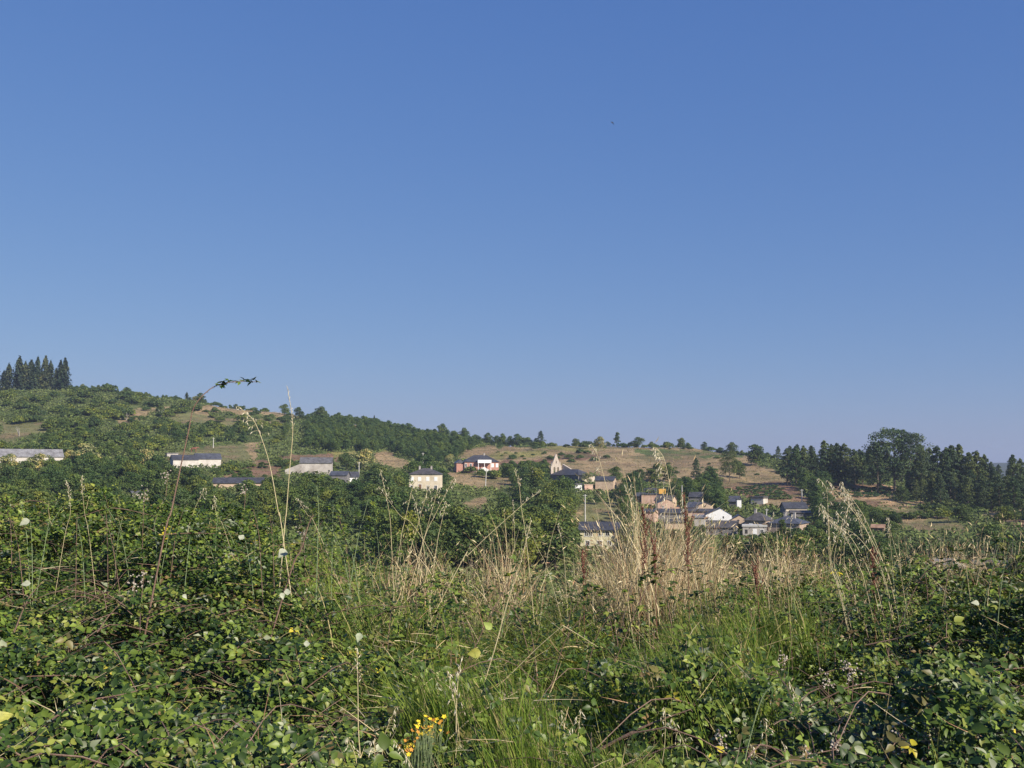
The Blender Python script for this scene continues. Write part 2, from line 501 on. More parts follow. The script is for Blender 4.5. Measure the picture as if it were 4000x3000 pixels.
TAN, RED, OLIVE, YEL, SAND = (0.320, 0.240, 0.135), (0.215, 0.130, 0.088), (0.17, 0.17, 0.075), (0.24, 0.22, 0.08), (0.46, 0.31, 0.18)
GREEN = (0.10, 0.135, 0.045)
PATCH = [
    (TAN, [(1790, 1765), (1900, 1745), (2000, 1748), (2200, 1752), (2330, 1752), (2420, 1738), (2600, 1740), (2900, 1752), (2925, 1790), (2980, 1820),
           (3050, 1850), (3110, 1900), (3110, 1975), (3070, 1930), (2980, 1895), (2700, 1900), (2540, 1880), (2450, 1890), (2400, 1880),
           (2330, 1860), (2150, 1840), (1980, 1835), (1900, 1805), (1800, 1790)]),
    (YEL, [(1900, 1770), (2130, 1762), (2130, 1785), (1920, 1792)]),
    (RED, [(1930, 1800), (2150, 1795), (2150, 1812), (1950, 1818)]),
    (RED, [(2160, 1775), (2300, 1768), (2360, 1790), (2200, 1800)]),
    (GREEN, [(2470, 1756), (2800, 1760), (2900, 1776), (2880, 1788), (2560, 1786), (2490, 1776)]),
    (YEL, [(2110, 1715), (2250, 1725), (2370, 1732), (2340, 1760), (2200, 1762), (2130, 1750)]),
    (TAN, [(470, 1640), (510, 1605), (600, 1592), (700, 1590), (710, 1602), (600, 1612), (560, 1640), (520, 1660), (470, 1665)]),
    (TAN, [(740, 1588), (900, 1584), (1000, 1592), (1170, 1612), (1190, 1632), (1090, 1632), (980, 1618), (820, 1612), (790, 1640), (760, 1622)]),
    (OLIVE, [(640, 1612), (820, 1618), (960, 1640), (1100, 1640), (1100, 1655), (900, 1665), (660, 1650)]),
    
    (OLIVE, [(0, 1650), (60, 1655), (180, 1650), (190, 1690), (110, 1700), (60, 1725), (0, 1740)]),
    (OLIVE, [(640, 1788), (700, 1762), (850, 1745), (1000, 1728), (985, 1800), (860, 1815), (650, 1800)]),
    (RED, [(860, 1870), (900, 1845), (1000, 1800), (1030, 1800), (1110, 1845), (1110, 1872), (960, 1880), (830, 1885)]),
    (TAN, [(970, 1725), (1020, 1720), (1010, 1790), (985, 1820)]),
    (SAND, [(1382, 1642), (1420, 1645), (1422, 1668), (1395, 1672)]),
    (RED, [(1080, 1785), (1240, 1772), (1330, 1780), (1320, 1800), (1110, 1805)]),
    (YEL, [(1290, 1765), (1400, 1760), (1410, 1785), (1300, 1790)]),
    (TAN, [(1440, 1765), (1520, 1768), (1620, 1815), (1700, 1830), (1600, 1845), (1480, 1810)]),
    (TAN, [(1740, 1845), (1870, 1858), (1990, 1870), (2000, 1895), (1930, 1912), (1840, 1915), (1745, 1870)]),
    (TAN, [(1990, 1870), (2110, 1862), (2120, 1890), (2040, 1920), (1990, 1905)]),
    (TAN, [(1810, 1960), (1905, 1942), (1895, 1990), (1805, 1990)]),
    (OLIVE, [(2180, 2015), (2280, 1960), (2420, 1960), (2440, 2060), (2270, 2065)]),
    (TAN, [(2190, 2012), (2270, 1985), (2290, 2005), (2210, 2025)]),
    (TAN, [(2340, 1870), (2480, 1870), (2500, 1905), (2360, 1910)]),
    (RED, [(2740, 1905), (2900, 1890), (3060, 1880), (3110, 1898), (3200, 1965), (3190, 1985), (3120, 1978), (2990, 1962), (2830, 1918)]),
    (TAN, [(2940, 1955), (3080, 1955), (3080, 1990), (2950, 1985)]),
    (SAND, [(3225, 1892), (3490, 1898), (3505, 1945), (3420, 1958), (3260, 1952)]),
    (RED, [(3235, 1890), (3450, 1892), (3460, 1902), (3240, 1902)]),
    (RED, [(3240, 1955), (3430, 1955), (3430, 1985), (3230, 1985)]),
    (SAND, [(3420, 1950), (3620, 1962), (3620, 1985), (3440, 1985)]),
    (OLIVE, [(3400, 1985), (3620, 1990), (3700, 2010), (3790, 2080), (3620, 2095), (3490, 2060), (3420, 2010)]),
    (TAN, [(3500, 2022), (3640, 2010), (3740, 1995), (3750, 2008), (3600, 2038), (3520, 2045)]),
    (TAN, [(3830, 2010), (3900, 1995), (4060, 1985), (4060, 2070), (3950, 2055), (3840, 2020)]),
    (RED, [(3930, 2030), (4060, 2010), (4060, 2070), (3960, 2060)]),
]
def land_class(px, row):
    """index of the patch showing at this pixel, -1 elsewhere (outlines roughened)"""
    wx = px + (vnoise(px / 26, row / 11, 31) - 0.5) * 46 + (vnoise(px / 8, row / 4, 32) - 0.5) * 16
    wy = row + (vnoise(px / 30, row / 12, 33) - 0.5) * 14
    idx = np.full(np.shape(px), -1)
    for i, (c, P) in enumerate(PATCH):
        idx = np.where(poly_in(P, wx, wy), i, idx)
    return idx

# ------------------------------------------------------------------ ground sheets
def polar_sheet(name, az, rr, mat, colfun):
    A, R = np.meshgrid(az, rr, indexing='ij')
    X, Y = R * np.sin(A), R * np.cos(A)
    Z = ground(X, Y)
    na, nr = A.shape
    V = np.stack([X.ravel(), Y.ravel(), Z.ravel()], 1)
    i = np.arange(na - 1)[:, None] * nr + np.arange(nr - 1)[None, :]
    Fq = np.stack([i.ravel(), (i + nr).ravel(), (i + nr + 1).ravel(), (i + 1).ravel()], 1)[:, ::-1]
    col = colfun(X.ravel(), Y.ravel(), Z.ravel(), R.ravel())
    me = np_mesh(name, V, [Fq], [mat], True, col)
    return tag(link(name, me), kind='structure')

def ground_mat(name, scale):
    m, n, b = newmat(name)
    at_ = N(n, 'ShaderNodeAttribute'); at_.attribute_name = 'tint'
    tc = N(n, 'ShaderNodeTexCoord')
    nz = N(n, 'ShaderNodeTexNoise'); nz.inputs['Scale'].default_value = scale; nz.inputs['Detail'].default_value = 10; nz.inputs['Roughness'].default_value = 0.7
    n.links.new(tc.outputs['Object'], nz.inputs['Vector'])
    r = ramp(n, [(0.3, (0.55, 0.6, 0.6)), (0.5, (1, 1, 1)), (0.72, (1.4, 1.3, 1.2))])
    n.links.new(nz.outputs['Fac'], r.inputs[0])
    mx = N(n, 'ShaderNodeMixRGB', blend_type='MULTIPLY'); mx.inputs[0].default_value = 1
    n.links.new(at_.outputs['Color'], mx.inputs[1]); n.links.new(r.outputs[0], mx.inputs[2])
    n.links.new(mx.outputs[0], b.inputs['Base Color'])
    b.inputs['Roughness'].default_value = 0.95
    b.inputs['Specular IOR Level'].default_value = 0.1
    bp = N(n, 'ShaderNodeBump'); bp.inputs['Strength'].default_value = 0.8; bp.inputs['Distance'].default_value = 0.15 / scale
    n.links.new(nz.outputs['Fac'], bp.inputs['Height']); n.links.new(bp.outputs[0], b.inputs['Normal'])
    return m

def col_hill(X, Y, Z, R):
    px, row = proj(X, Y, Z)
    idx = land_class(px, row)
    idx = np.where(Y < 50, -1, idx)
    pal = np.array([p[0] for p in PATCH] + [GREEN])
    c = pal[idx]
    n = fbm(X / 14, Y / 14, 41, 4)
    g = np.stack([0.05 + 0.13 * n, 0.085 + 0.11 * n, 0.03 + 0.04 * n], 1)
    out = np.where((idx == -1)[:, None], g, c * (0.7 + 0.6 * n)[:, None])
    st = fbm(px / 150, row / 7, 46, 3); mixg = np.clip((st - .52) * 4.5, 0, .75) * (idx >= 0)
    out = out * (1 - mixg)[:, None] + np.array([.115, .115, .050]) * mixg[:, None]
    st2 = fbm(px / 90, row / 9, 49, 3); mixr = np.clip((st2 - .55) * 5, 0, .7) * (idx >= 0)
    return out * (1 - mixr)[:, None] + np.array([.22, .155, .095]) * mixr[:, None]

def col_near(X, Y, Z, R):
    n = fbm(X * 3, Y * 3, 44, 3)
    return np.stack([0.03 + 0.05 * n, 0.026 + 0.04 * n, 0.018 + 0.02 * n], 1)

full = np.concatenate([np.radians(np.arange(-180, -34, 4.0)), np.radians(np.arange(-34, 34.01, 0.1)), np.radians(np.arange(38, 180.1, 4.0))])
near_az = np.concatenate([np.radians(np.arange(-180, -34, 4.0)), np.radians(np.arange(-34, 34.01, 0.5)), np.radians(np.arange(38, 180.1, 4.0))])
polar_sheet('ground', near_az, np.concatenate([np.linspace(0.01, 20, 120), np.geomspace(20.5, 60, 30)]), ground_mat('earth', 2.2), col_near)
polar_sheet('hillside', full, np.concatenate([np.geomspace(60, 1000, 300), np.geomspace(1010, 1700, 20)]), ground_mat('hill_soil', 0.12), col_hill)
m_, n_, b_ = newmat('far_plain_soil'); b_.inputs['Base Color'].default_value = (0.10, 0.12, 0.07, 1); b_.inputs['Roughness'].default_value = 1
tag(MB().add([(-15000, -15000, -76), (15000, -15000, -76), (15000, 15000, -76), (-15000, 15000, -76)], [(0, 1, 2, 3)]).build('plain', m_), kind='structure')

# distant blue mountain, far beyond the wood
def mountain():
    r0 = 3300
    azs = np.radians(np.linspace(8, 38, 60))
    V = []; Fq = []
    prof = 13 + 9 * fbm(np.degrees(azs) * 0.45, 0 * azs, 60, 3) + 2 * np.sin(np.degrees(azs) * 0.25)
    lay = [(-700, -90.0), (-350, 0.35), (0, 1.0), (350, 0.5), (900, -90.0)]
    for i, a_ in enumerate(azs):
        for dr, hf in lay:
            z = -90 if hf < 0 else ZE + prof[i] * hf
            V.append(((r0 + dr) * math.sin(a_), (r0 + dr) * math.cos(a_), z))
    k = len(lay)
    for i in range(len(azs) - 1):
        for j in range(k - 1):
            Fq.append((i * k + j, i * k + j + 1, (i + 1) * k + j + 1, (i + 1) * k + j))
    mm = surf_mat('mountain_woods', (0.03, 0.045, 0.03), (0.05, 0.06, 0.04), 0.004)
    tag(MB().add(V, Fq).build('mountain', mm, smooth=True), kind='structure')
mountain()

# ------------------------------------------------------------------ buildings
BB = []      # visible boxes (px0, px1, row_top, row_base, r) kept free of trees in front

def make_windows(root, wins, w_, h_, yf, r):
    """wins: (x fraction, z fraction of centre, width m, height m, kind) on the front wall"""
    for fx, fz, ww, wh, kind in wins:
        x = (fx - 0.5) * w_; z = fz * h_
        y = yf
        if kind == 'door':
            fr = MB().box(x - ww / 2 - .15, x + ww / 2 + .15, y - .06, y + .02, z - wh / 2, z + wh / 2 + .15).build('door_frame', M['white'], root)
            MB().box(x - ww / 2, x + ww / 2, y - .08, y - .02, z - wh / 2, z + wh / 2).build('door', M['wood'], root)
        elif kind == 'shut':
            fr = MB().box(x - ww / 2 - .15, x + ww / 2 + .15, y - .06, y + .02, z - wh / 2 - .15, z + wh / 2 + .15).build('window', M['white'], root)
            MB().box(x - ww / 2, x + ww / 2, y - .09, y - .03, z - wh / 2, z + wh / 2).build('shutter', M['bright_white'], fr)
        elif kind == 'hole':
            MB().box(x - ww / 2, x + ww / 2, y - .03, y + .02, z - wh / 2, z + wh / 2).build('window', M['dark'], root)
        else:
            fr = MB()
            t = 0.14
            fr.box(x - ww / 2 - t, x + ww / 2 + t, y - .06, y + .02, z + wh / 2, z + wh / 2 + t)
            fr.box(x - ww / 2 - t, x + ww / 2 + t, y - .10, y + .02, z - wh / 2 - t, z - wh / 2)
            fr.box(x - ww / 2 - t, x - ww / 2, y - .06, y + .02, z - wh / 2, z + wh / 2)
            fr.box(x + ww / 2, x + ww / 2 + t, y - .06, y + .02, z - wh / 2, z + wh / 2)
            fr.box(x - .035, x + .035, y - .05, y + .02, z - wh / 2, z + wh / 2)
            fr = fr.build('window', M['white'], root)
            MB().box(x - ww / 2, x + ww / 2, y - .03, y + .01, z - wh / 2, z + wh / 2).build('pane', M['glass'], fr)

def roof_gable(w_, d_, h, rise, ov=0.4, th=0.16, axis='x', skew=0.0):
    """two slabs; ridge along the front ('x') or running away from the viewer ('y')"""
    mb = MB()
    if axis == 'x':
        hw = w_ / 2 + ov; hd = d_ / 2 + ov; dz = rise * ov / (d_ / 2)
        for s in (-1, 1):
            mb.hexa([(-hw, s * hd, h - dz), (hw, s * hd, h - dz), (hw, 0, h + rise), (-hw, 0, h + rise),
                     (-hw, s * hd, h - dz + th), (hw, s * hd, h - dz + th), (hw, 0, h + rise + th), (-hw, 0, h + rise + th)])
    else:
        hw = w_ / 2 + ov; hd = d_ / 2 + ov; dz = rise * ov / (w_ / 2)
        sx = skew * w_
        for s in (-1, 1):
            mb.hexa([(s * hw, -hd, h - dz), (s * hw, hd, h - dz), (sx, hd, h + rise), (sx, -hd, h + rise),
                     (s * hw, -hd, h - dz + th), (s * hw, hd, h - dz + th), (sx, hd, h + rise + th), (sx, -hd, h + rise + th)])
    return mb

def walls(w_, d_, h, rise=0, axis=None, skew=0.0):
    mb = MB(); hw, hd = w_ / 2, d_ / 2; b = -2.5
    if axis is None:
        mb.box(-hw, hw, -hd, hd, b, h)
    elif axis == 'x':
        for s in (-1, 1):
            pass
        vs = [(-hw, -hd, b), (-hw, hd, b), (-hw, hd, h), (-hw, 0, h + rise), (-hw, -hd, h), (hw, -hd, b), (hw, hd, b), (hw, hd, h), (hw, 0, h + rise), (hw, -hd, h)]
        mb.add(vs, [(0, 4, 3, 2, 1), (5, 6, 7, 8, 9), (0, 5, 9, 4), (1, 2, 7, 6), (2, 3, 8, 7), (3, 4, 9, 8), (0, 1, 6, 5)])
    else:
        sx = skew * w_
        vs = [(-hw, -hd, b), (hw, -hd, b), (hw, -hd, h), (sx, -hd, h + rise), (-hw, -hd, h), (-hw, hd, b), (hw, hd, b), (hw, hd, h), (sx, hd, h + rise), (-hw, hd, h)]
        mb.add(vs, [(0, 1, 2, 3, 4), (5, 9, 8, 7, 6), (1, 6, 7, 2), (0, 4, 9, 5), (2, 7, 8, 3), (3, 8, 9, 4), (0, 5, 6, 1)])
    return mb

def roof_hip(w_, d_, h, rise, ov=0.45, inset=None):
    hw, hd = w_ / 2 + ov, d_ / 2 + ov
    ins = inset if inset is not None else min(hw, hd) * 0.95
    rx = max(hw - ins, 0.05)
    vs = [(-hw, -hd, h), (hw, -hd, h), (hw, hd, h), (-hw, hd, h), (-hw, -hd, h + .12), (hw, -hd, h + .12), (hw, hd, h + .12), (-hw, hd, h + .12),
          (-rx, 0, h + rise), (rx, 0, h + rise)]
    return MB().add(vs, [(0, 3, 2, 1), (0, 1, 5, 4), (1, 2, 6, 5), (2, 3, 7, 6), (3, 0, 4, 7), (4, 5, 9, 8), (6, 7, 8, 9), (5, 6, 9), (7, 4, 8)])

def house(name, label, cat, x0, x1, ridge, eave, base, depth=7.0, yaw=0.0, roof='x', wm='white_wall', rm='slate', wins=(), dr=0.0, skew=0.0,
          chimney=None, group=None, endshare=0.0, ov=0.4, vis_base=None):
    """x0..x1: the front wall in photo pixels; rows of ridge, eaves and foot"""
    cx = (x0 + x1) / 2
    az = float(ray(cx, base)[0])
    r = hit(cx, base) + dr
    s = r / F / math.cos(az)
    w_ = (x1 - x0) * s / max(math.cos(math.radians(yaw)), .3)
    z_base = float(at(cx, base, r).z)
    h = float(at(cx, eave, r).z) - z_base
    rise = max((eave - ridge) * s, 0.05)
    d_ = depth
    yw = math.radians(yaw) - az
    # centre lies half a depth behind the front wall
    p = at(cx, base, r)
    nrm = Vector((math.sin(yw), -math.cos(yw), 0))
    c = p - nrm * (d_ / 2); c.z = z_base
    root = empty(name, c, yw)
    tag(root, label, cat, group)
    wl = walls(w_, d_, h, rise if roof in ('x', 'y') else 0, roof if roof in ('x', 'y') else None, skew).build('wall', M[wm], root)
    if roof in ('x', 'y'): rf = roof_gable(w_, d_, h + .01, rise, ov, axis=roof, skew=skew).build('roof', M[rm], root)
    elif roof == 'hip': rf = roof_hip(w_, d_, h + .01, rise).build('roof', M[rm], root)
    elif roof == 'pyr': rf = roof_hip(w_, d_, h + .01, rise, inset=w_ / 2 + .3).build('roof', M[rm], root)
    else: rf = MB().box(-w_ / 2 - .2, w_ / 2 + .2, -d_ / 2 - .2, d_ / 2 + .2, h + .005, h + .005 + rise).build('roof', M[rm], root)
    make_windows(root, wins, w_, h, -d_ / 2, r)
    if chimney:
        for fx in chimney:
            x = (fx - .5) * w_
            MB().box(x - .35, x + .35, -.35, .35, h + rise * .35, h + rise + .9).box(x - .45, x + .45, -.45, .45, h + rise + .9, h + rise + 1.02).build('chimney', M['grey_block'], rf)
    BB.append((x0 - 6, x1 + 6, ridge - 4, (vis_base or base), r))
    return root, w_, d_, h, rise, s

# --- left hill barns
house('long_barn', 'long whitewashed barn with a grey sheet roof, cut by the left edge', 'barn', -120, 198, 1759, 1783, 1812, depth=10, yaw=6, wm='white_wall', rm='fibre', vis_base=1796)
house('barn', 'pale barn with blue slate roof and white gable beside the green pasture', 'barn', 772, 858, 1773, 1792, 1826, depth=8, yaw=10, wm='white_wall', rm='slate_blue', vis_base=1818)
house('barn', 'lower pale shed joined to the left end of the blue roofed barn', 'barn', 682, 769, 1779, 1795, 1828, depth=8, yaw=10, wm='white_wall', rm='slate', vis_base=1812)
house('shed', 'small pale ruined shed at the upper left of the two joined barns', 'shed', 655, 693, 1769, 1772, 1786, depth=4, yaw=10, roof='flat', wm='grey_block', rm='fibre_dark')
house('low_house', 'long low house with dark slate roof and ochre end wall below the barns', 'house', 840, 1016, 1868, 1886, 1915, depth=7, yaw=-8, wm='warm_stone', rm='slate', vis_base=1878)
rt, w_, d_, h_, rise_, s_ = house('barn', 'large grey rendered barn with grey roof and a sloping lean to on its left', 'barn', 1175, 1292, 1788, 1808, 1850, depth=10, yaw=-4, wm='grey_block', rm='fibre_dark',
      wins=[(0.92, .25, .8, .8, 'hole')], vis_base=1838)
lw = 56 * s_
MB().hexa([(-w_ / 2 - lw, -d_ / 2 + .02, -2.5), (-w_ / 2 - .01, -d_ / 2 + .02, -2.5), (-w_ / 2 - .01, d_ / 2 - .5, -2.5), (-w_ / 2 - lw, d_ / 2 - .5, -2.5),
           (-w_ / 2 - lw, -d_ / 2 + .02, h_ - 26 * s_), (-w_ / 2 - .01, -d_ / 2 + .02, h_ - 4 * s_), (-w_ / 2 - .01, d_ / 2 - .5, h_ - 4 * s_), (-w_ / 2 - lw, d_ / 2 - .5, h_ - 26 * s_)]).build('lean_to', M['grey_block'], rt)
BB.append((1110, 1180, 1808, 1852, 500))
house('cottage', 'dark roofed cottage half hidden by trees, right of the grey barn', 'house', 1290, 1352, 1842, 1856, 1890, depth=7, yaw=-12, wm='grey_stone', rm='slate_blue', vis_base=1860)
house('cottage', 'tiny white walled cottage in the trees left of the cream house', 'house', 1366, 1400, 1844, 1862, 1886, depth=6, yaw=5, wm='bright_white', rm='slate', wins=[(.5, .5, .9, 1.0, 'win')], vis_base=1874)
# --- cream house
house('village_house', 'cream house with hipped slate roof and white shutters, left of the brick house', 'house', 1598, 1718, 1829, 1853, 1918, depth=11, yaw=-6, roof='hip', wm='cream', rm='slate_brown',
      wins=[(.10, .72, 1.1, 1.5, 'shut'), (.34, .72, 1.1, 1.5, 'shut'), (.60, .72, 1.1, 1.5, 'shut'), (.86, .72, 1.1, 1.5, 'shut'),
            (.10, .22, 1.1, 1.5, 'win'), (.36, .24, 1.2, 2.3, 'door'), (.62, .22, 1.1, 1.5, 'win'), (.86, .22, 1.1, 1.5, 'win')], chimney=[.3, .68], vis_base=1890)
# --- red brick house with the white terrace
rt, w_, d_, h_, rise_, s_ = house('village_house', 'red brick house with slate roof, white roof terrace and white curved staircase', 'house', 1815, 1948, 1777, 1805, 1848, depth=12, yaw=8, roof='hip', wm='brick', rm='slate',
      wins=[(.04, .70, .9, 1.7, 'win'), (.18, .70, .9, 1.7, 'win'), (.82, .70, 1.0, 1.7, 'shut'), (.95, .70, 1.0, 1.7, 'shut'), (.40, .25, .9, 1.6, 'hole')], chimney=[.62], vis_base=1835)
tw = MB().box((1864 - 1881.5) * s_, (1917 - 1881.5) * s_, -d_ / 2 - 2.6, -d_ / 2 - .02, h_ - .5, h_ - .2)
tw.box((1864 - 1881.5) * s_, (1917 - 1881.5) * s_, -d_ / 2 - 2.6, -d_ / 2 - 2.45, h_ - .2, h_ + 1.15)
tw.box((1864 - 1881.5) * s_, (1864 - 1881.5) * s_ + .15, -d_ / 2 - 2.44, -d_ / 2 - .02, h_ - .2, h_ + 1.15).box((1917 - 1881.5) * s_ - .15, (1917 - 1881.5) * s_, -d_ / 2 - 2.44, -d_ / 2 - .02, h_ - .2, h_ + 1.15)
tw.build('terrace', M['bright_white'], rt)
for px_ in (1866, 1890, 1915):
    MB().box((px_ - 1881.5) * s_ - .13, (px_ - 1881.5) * s_ + .13, -d_ / 2 - 2.5, -d_ / 2 - 2.24, -2.5, h_ - .5).build('column', M['white'], rt)
st = MB()
for k in range(12):
    xx = (1868 - 1881.5 + k * 4.4) * s_
    st.box(xx, xx + 4.4 * s_ + .0, -d_ / 2 - 4.4, -d_ / 2 - 2.8, -2.5, h_ * .55 - abs(k - 3.5) * 0.32)
st.build('staircase', M['white'], rt)
MB().hexa([((1784 - 1881.5) * s_, -d_ / 2 + 1, -2), ((1815 - 1881.5) * s_ - .02, -d_ / 2 + 1, -2), ((1815 - 1881.5) * s_ - .02, d_ / 2 - 1, -2), ((1784 - 1881.5) * s_, d_ / 2 - 1, -2),
           ((1784 - 1881.5) * s_, -d_ / 2 + 1, h_ - .6), ((1815 - 1881.5) * s_ - .02, -d_ / 2 + 1, h_ - .6), ((1815 - 1881.5) * s_ - .02, d_ / 2 - 1, h_ - .6), ((1784 - 1881.5) * s_, d_ / 2 - 1, h_ - .6)]).build('side_wing', M['brick'], rt)
wr = MB(); xa, xb = (1780 - 1881.5) * s_, (1817 - 1881.5) * s_; xm = (xa + xb) / 2; zt = h_ - .59
wr.add([(xa, -d_ / 2 + .7, zt), (xb, -d_ / 2 + .7, zt), (xm, -d_ / 2 + .7, zt + 1.9), (xa, d_ / 2, zt), (xb, d_ / 2, zt), (xm, d_ / 2, zt + 1.9)], [(0, 1, 2), (3, 5, 4), (0, 2, 5, 3), (1, 4, 5, 2), (0, 3, 4, 1)])
wr.build('wing_roof', M['slate_blue'], rt)
# garden wall in front of it
def low_wall(name, label, a_, b_, hgt, mat, cat='wall'):
    pa, ra = on_land(*a_); pb, rb = on_land(*b_)
    d = (pb - pa); n = Vector((-d.y, d.x, 0)).normalized() * .18
    mid = (pa + pb) / 2
    P = [pa - n, pb - n, pb + n, pa + n]
    mb = MB().hexa([Vector((q.x, q.y, q.z - 1)) - mid for q in P] + [Vector((q.x, q.y, q.z + hgt)) - mid for q in P])
    o = mb.build(name, M[mat], None, mid)
    tag(o, label, cat)
low_wall('garden_wall', 'low pink and white garden wall in front of the red brick house', (1760, 1842), (1862, 1852), 1.5, 'pink')

# --- church
def church():
    root, w_, d_, h, rise, s = house('church', 'stone church with open arched bell gable and long dark slate nave roof', 'church', 2150, 2258, 1833, 1856, 1884, depth=9.0, yaw=-44, roof='hip', wm='grey_stone', rm='slate',  # nave stone darker than gable and apse, painting in the wall's shade
        wins=[(.70, .45, .8, 1.6, 'hole'), (.80, .45, .5, 1.8, 'hole')], vis_base=1868)
    # bell gable: a thick wall with two arches and a smaller one over them, standing on the left end
    L = 8.6; H0 = 3.0
    outer = [(-L / 2, -2), (L / 2, -2), (L / 2, 6.3), (L / 2 - .5, 6.5), (L / 2 - .9, 8.9), (L / 2 - 1.25, 6.9), (L / 2 - 1.6, 8.2), (.35, 13.0), (-.35, 13.0),
             (-L / 2 + 1.6, 8.2), (-L / 2 + 1.25, 6.9), (-L / 2 + .9, 8.9), (-L / 2 + .5, 6.5), (-L / 2, 6.3)]
    def arch(cx, z0, wd, ht):
        pts = [(cx - wd / 2, z0), (cx - wd / 2, z0 + ht)]
        for k in range(1, 8):
            t = PI - PI * k / 8
            pts.append((cx + wd / 2 * math.cos(t), z0 + ht + wd / 2 * math.sin(t)))
        pts += [(cx + wd / 2, z0 + ht), (cx + wd / 2, z0)]
        return pts
    cu = bpy.data.curves.new('bell_gable', 'CURVE'); cu.dimensions = '2D'; cu.fill_mode = 'BOTH'; cu.extrude = 0.55
    for pts in (outer, arch(-1.45, 2.6, 1.5, 2.6), arch(1.45, 2.6, 1.5, 2.6), arch(0, 7.8, .75, 1.1)):
        sp = cu.splines.new('POLY'); sp.points.add(len(pts) - 1)
        for q, (x, z) in zip(sp.points, pts): q.co = (x, z, 0, 1)
        sp.use_cyclic_u = True
    tmp = bpy.data.objects.new('tmp', cu); C.objects.link(tmp)
    bpy.context.view_layer.update()
    me = bpy.data.meshes.new_from_object(tmp.evaluated_get(bpy.context.evaluated_depsgraph_get()))
    bpy.data.objects.remove(tmp)
    me.materials.clear(); me.materials.append(M['church_stone'])
    g = link('bell_gable', me, root)
    sc_ = 94 * s / 13.0 * 1.0
    g.scale = (sc_ * 0.70, sc_, 1)
    g.rotation_euler = (PI / 2, 0, math.radians(62))
    g.location = (-w_ / 2 - .65, 0, h + rise - 13.0 * sc_ + 60 * s)
    # buttress slope behind the gable and the porch corner
    MB().hexa([(-w_ / 2 + .6, 3.2, 0), (-w_ / 2 + 6.4, 3.2, 0), (-w_ / 2 + 6.4, 4.2, 0), (-w_ / 2 + .6, 4.2, 0),
               (-w_ / 2 + .6, 3.2, h + rise + 2.6), (-w_ / 2 + 6.4, 3.2, h + rise + .1), (-w_ / 2 + 6.4, 4.2, h + rise + .1), (-w_ / 2 + .6, 4.2, h + rise + 2.6)]).build('buttress', M['church_stone'], root)
    # east end, in paler stone than the nave to paint in its sunlight
    MB().box(w_ / 2 + .01, w_ / 2 + 3.4, -d_ / 2 + 1.0, d_ / 2 - 1.0, -2.5, h - .4).build('apse', M['church_stone'], root)
    MB().box(w_ / 2 - .2, w_ / 2 + 3.7, -d_ / 2 + .7, d_ / 2 - .7, h - .395, h - .15).build('apse_roof', M['slate'], root)
    BB.append((2138, 2190, 1772, 1862, 500)); BB.append((2258, 2312, 1840, 1872, 480))
church()
house('shed', 'small bright white shed with a grey porch roof, in front of the church', 'shed', 2247, 2273, 1888, 1893, 1922, depth=3.5, yaw=5, roof='flat', wm='bright_white', rm='fibre', wins=[], vis_base=1915)
house('stone_house', 'ochre stone house with dark slate roof, right behind the church end', 'house', 2326, 2396, 1862, 1876, 1918, depth=8, yaw=-10, wm='warm_stone', rm='slate', vis_base=1905)
house('ruin', 'roofless pink walled ruin between the white shed and the ochre stone house', 'ruin', 2284, 2316, 1892, 1894, 1916, depth=5, yaw=14, roof='flat', wm='pink', rm='warm_stone', vis_base=1908)
# --- yellow house
rt, w_, d_, h_, rise_, s_ = house('village_house', 'pale yellow house with grey slate roof and white windows, alone below the village', 'house', 2268, 2412, 2044, 2070, 2150, depth=10, yaw=-3, wm='yellow', rm='slate', ov=.6,
      wins=[(.17, .80, .9, 1.1, 'win'), (.27, .80, .9, 1.1, 'win'), (.55, .82, .9, 1.1, 'win'), (.73, .82, .9, 1.1, 'win'), (.92, .82, .9, 1.1, 'win'),
            (.2, .36, .9, 1.1, 'win'), (.52, .36, 1.3, 1.1, 'win'), (.78, .36, .9, 1.1, 'win')], vis_base=2125)

# --- village cluster
V_ = house
V_('village_house', 'salmon walled house with slate roof and an orange box on top, highest in the village', 'house', 2507, 2563, 1928, 1933, 1985, depth=9, yaw=-4, wm='pink', rm='slate', roof='flat', vis_base=1970, dr=6)
rt, w_, d_, h_, rise_, s_ = V_('village_house', 'salmon house wing carrying the bright orange dormer box', 'house', 2564, 2608, 1929, 1934, 1985, depth=8, yaw=4, wm='pink', rm='slate', roof='flat', vis_base=1950, dr=6)
MB().box(-1.2, 1.6, -d_ / 2 - .1, -d_ / 2 + 2.6, h_ + .45, h_ + 2.5).build('dormer_box', M['orange'], rt)
V_('village_house', 'dark roofed house at the far left of the village cluster, beside the salmon house', 'house', 2474, 2506, 1926, 1938, 1962, depth=7, yaw=-20, wm='grey_stone', rm='slate_blue', vis_base=1950)
V_('village_house', 'house with grey slate roof and long roof terrace behind the broad pink gable', 'house', 2560, 2622, 1937, 1955, 2000, depth=6, yaw=-20, wm='warm_stone', rm='slate_brown', vis_base=1965)
V_('village_house', 'broad plain pink gable wall facing out, in the middle of the village', 'house', 2570, 2637, 1950, 1966, 2020, depth=10, yaw=3, roof='y', wm='pink', rm='slate', ov=.15, wins=[(.75, .7, .4, .5, 'hole')], skew=.05, vis_base=1995)
V_('annex', 'small flat pink annex right of the broad pink gable', 'house', 2637, 2654, 1977, 1980, 2015, depth=6, yaw=10, roof='flat', wm='pink', rm='slate', vis_base=1992)
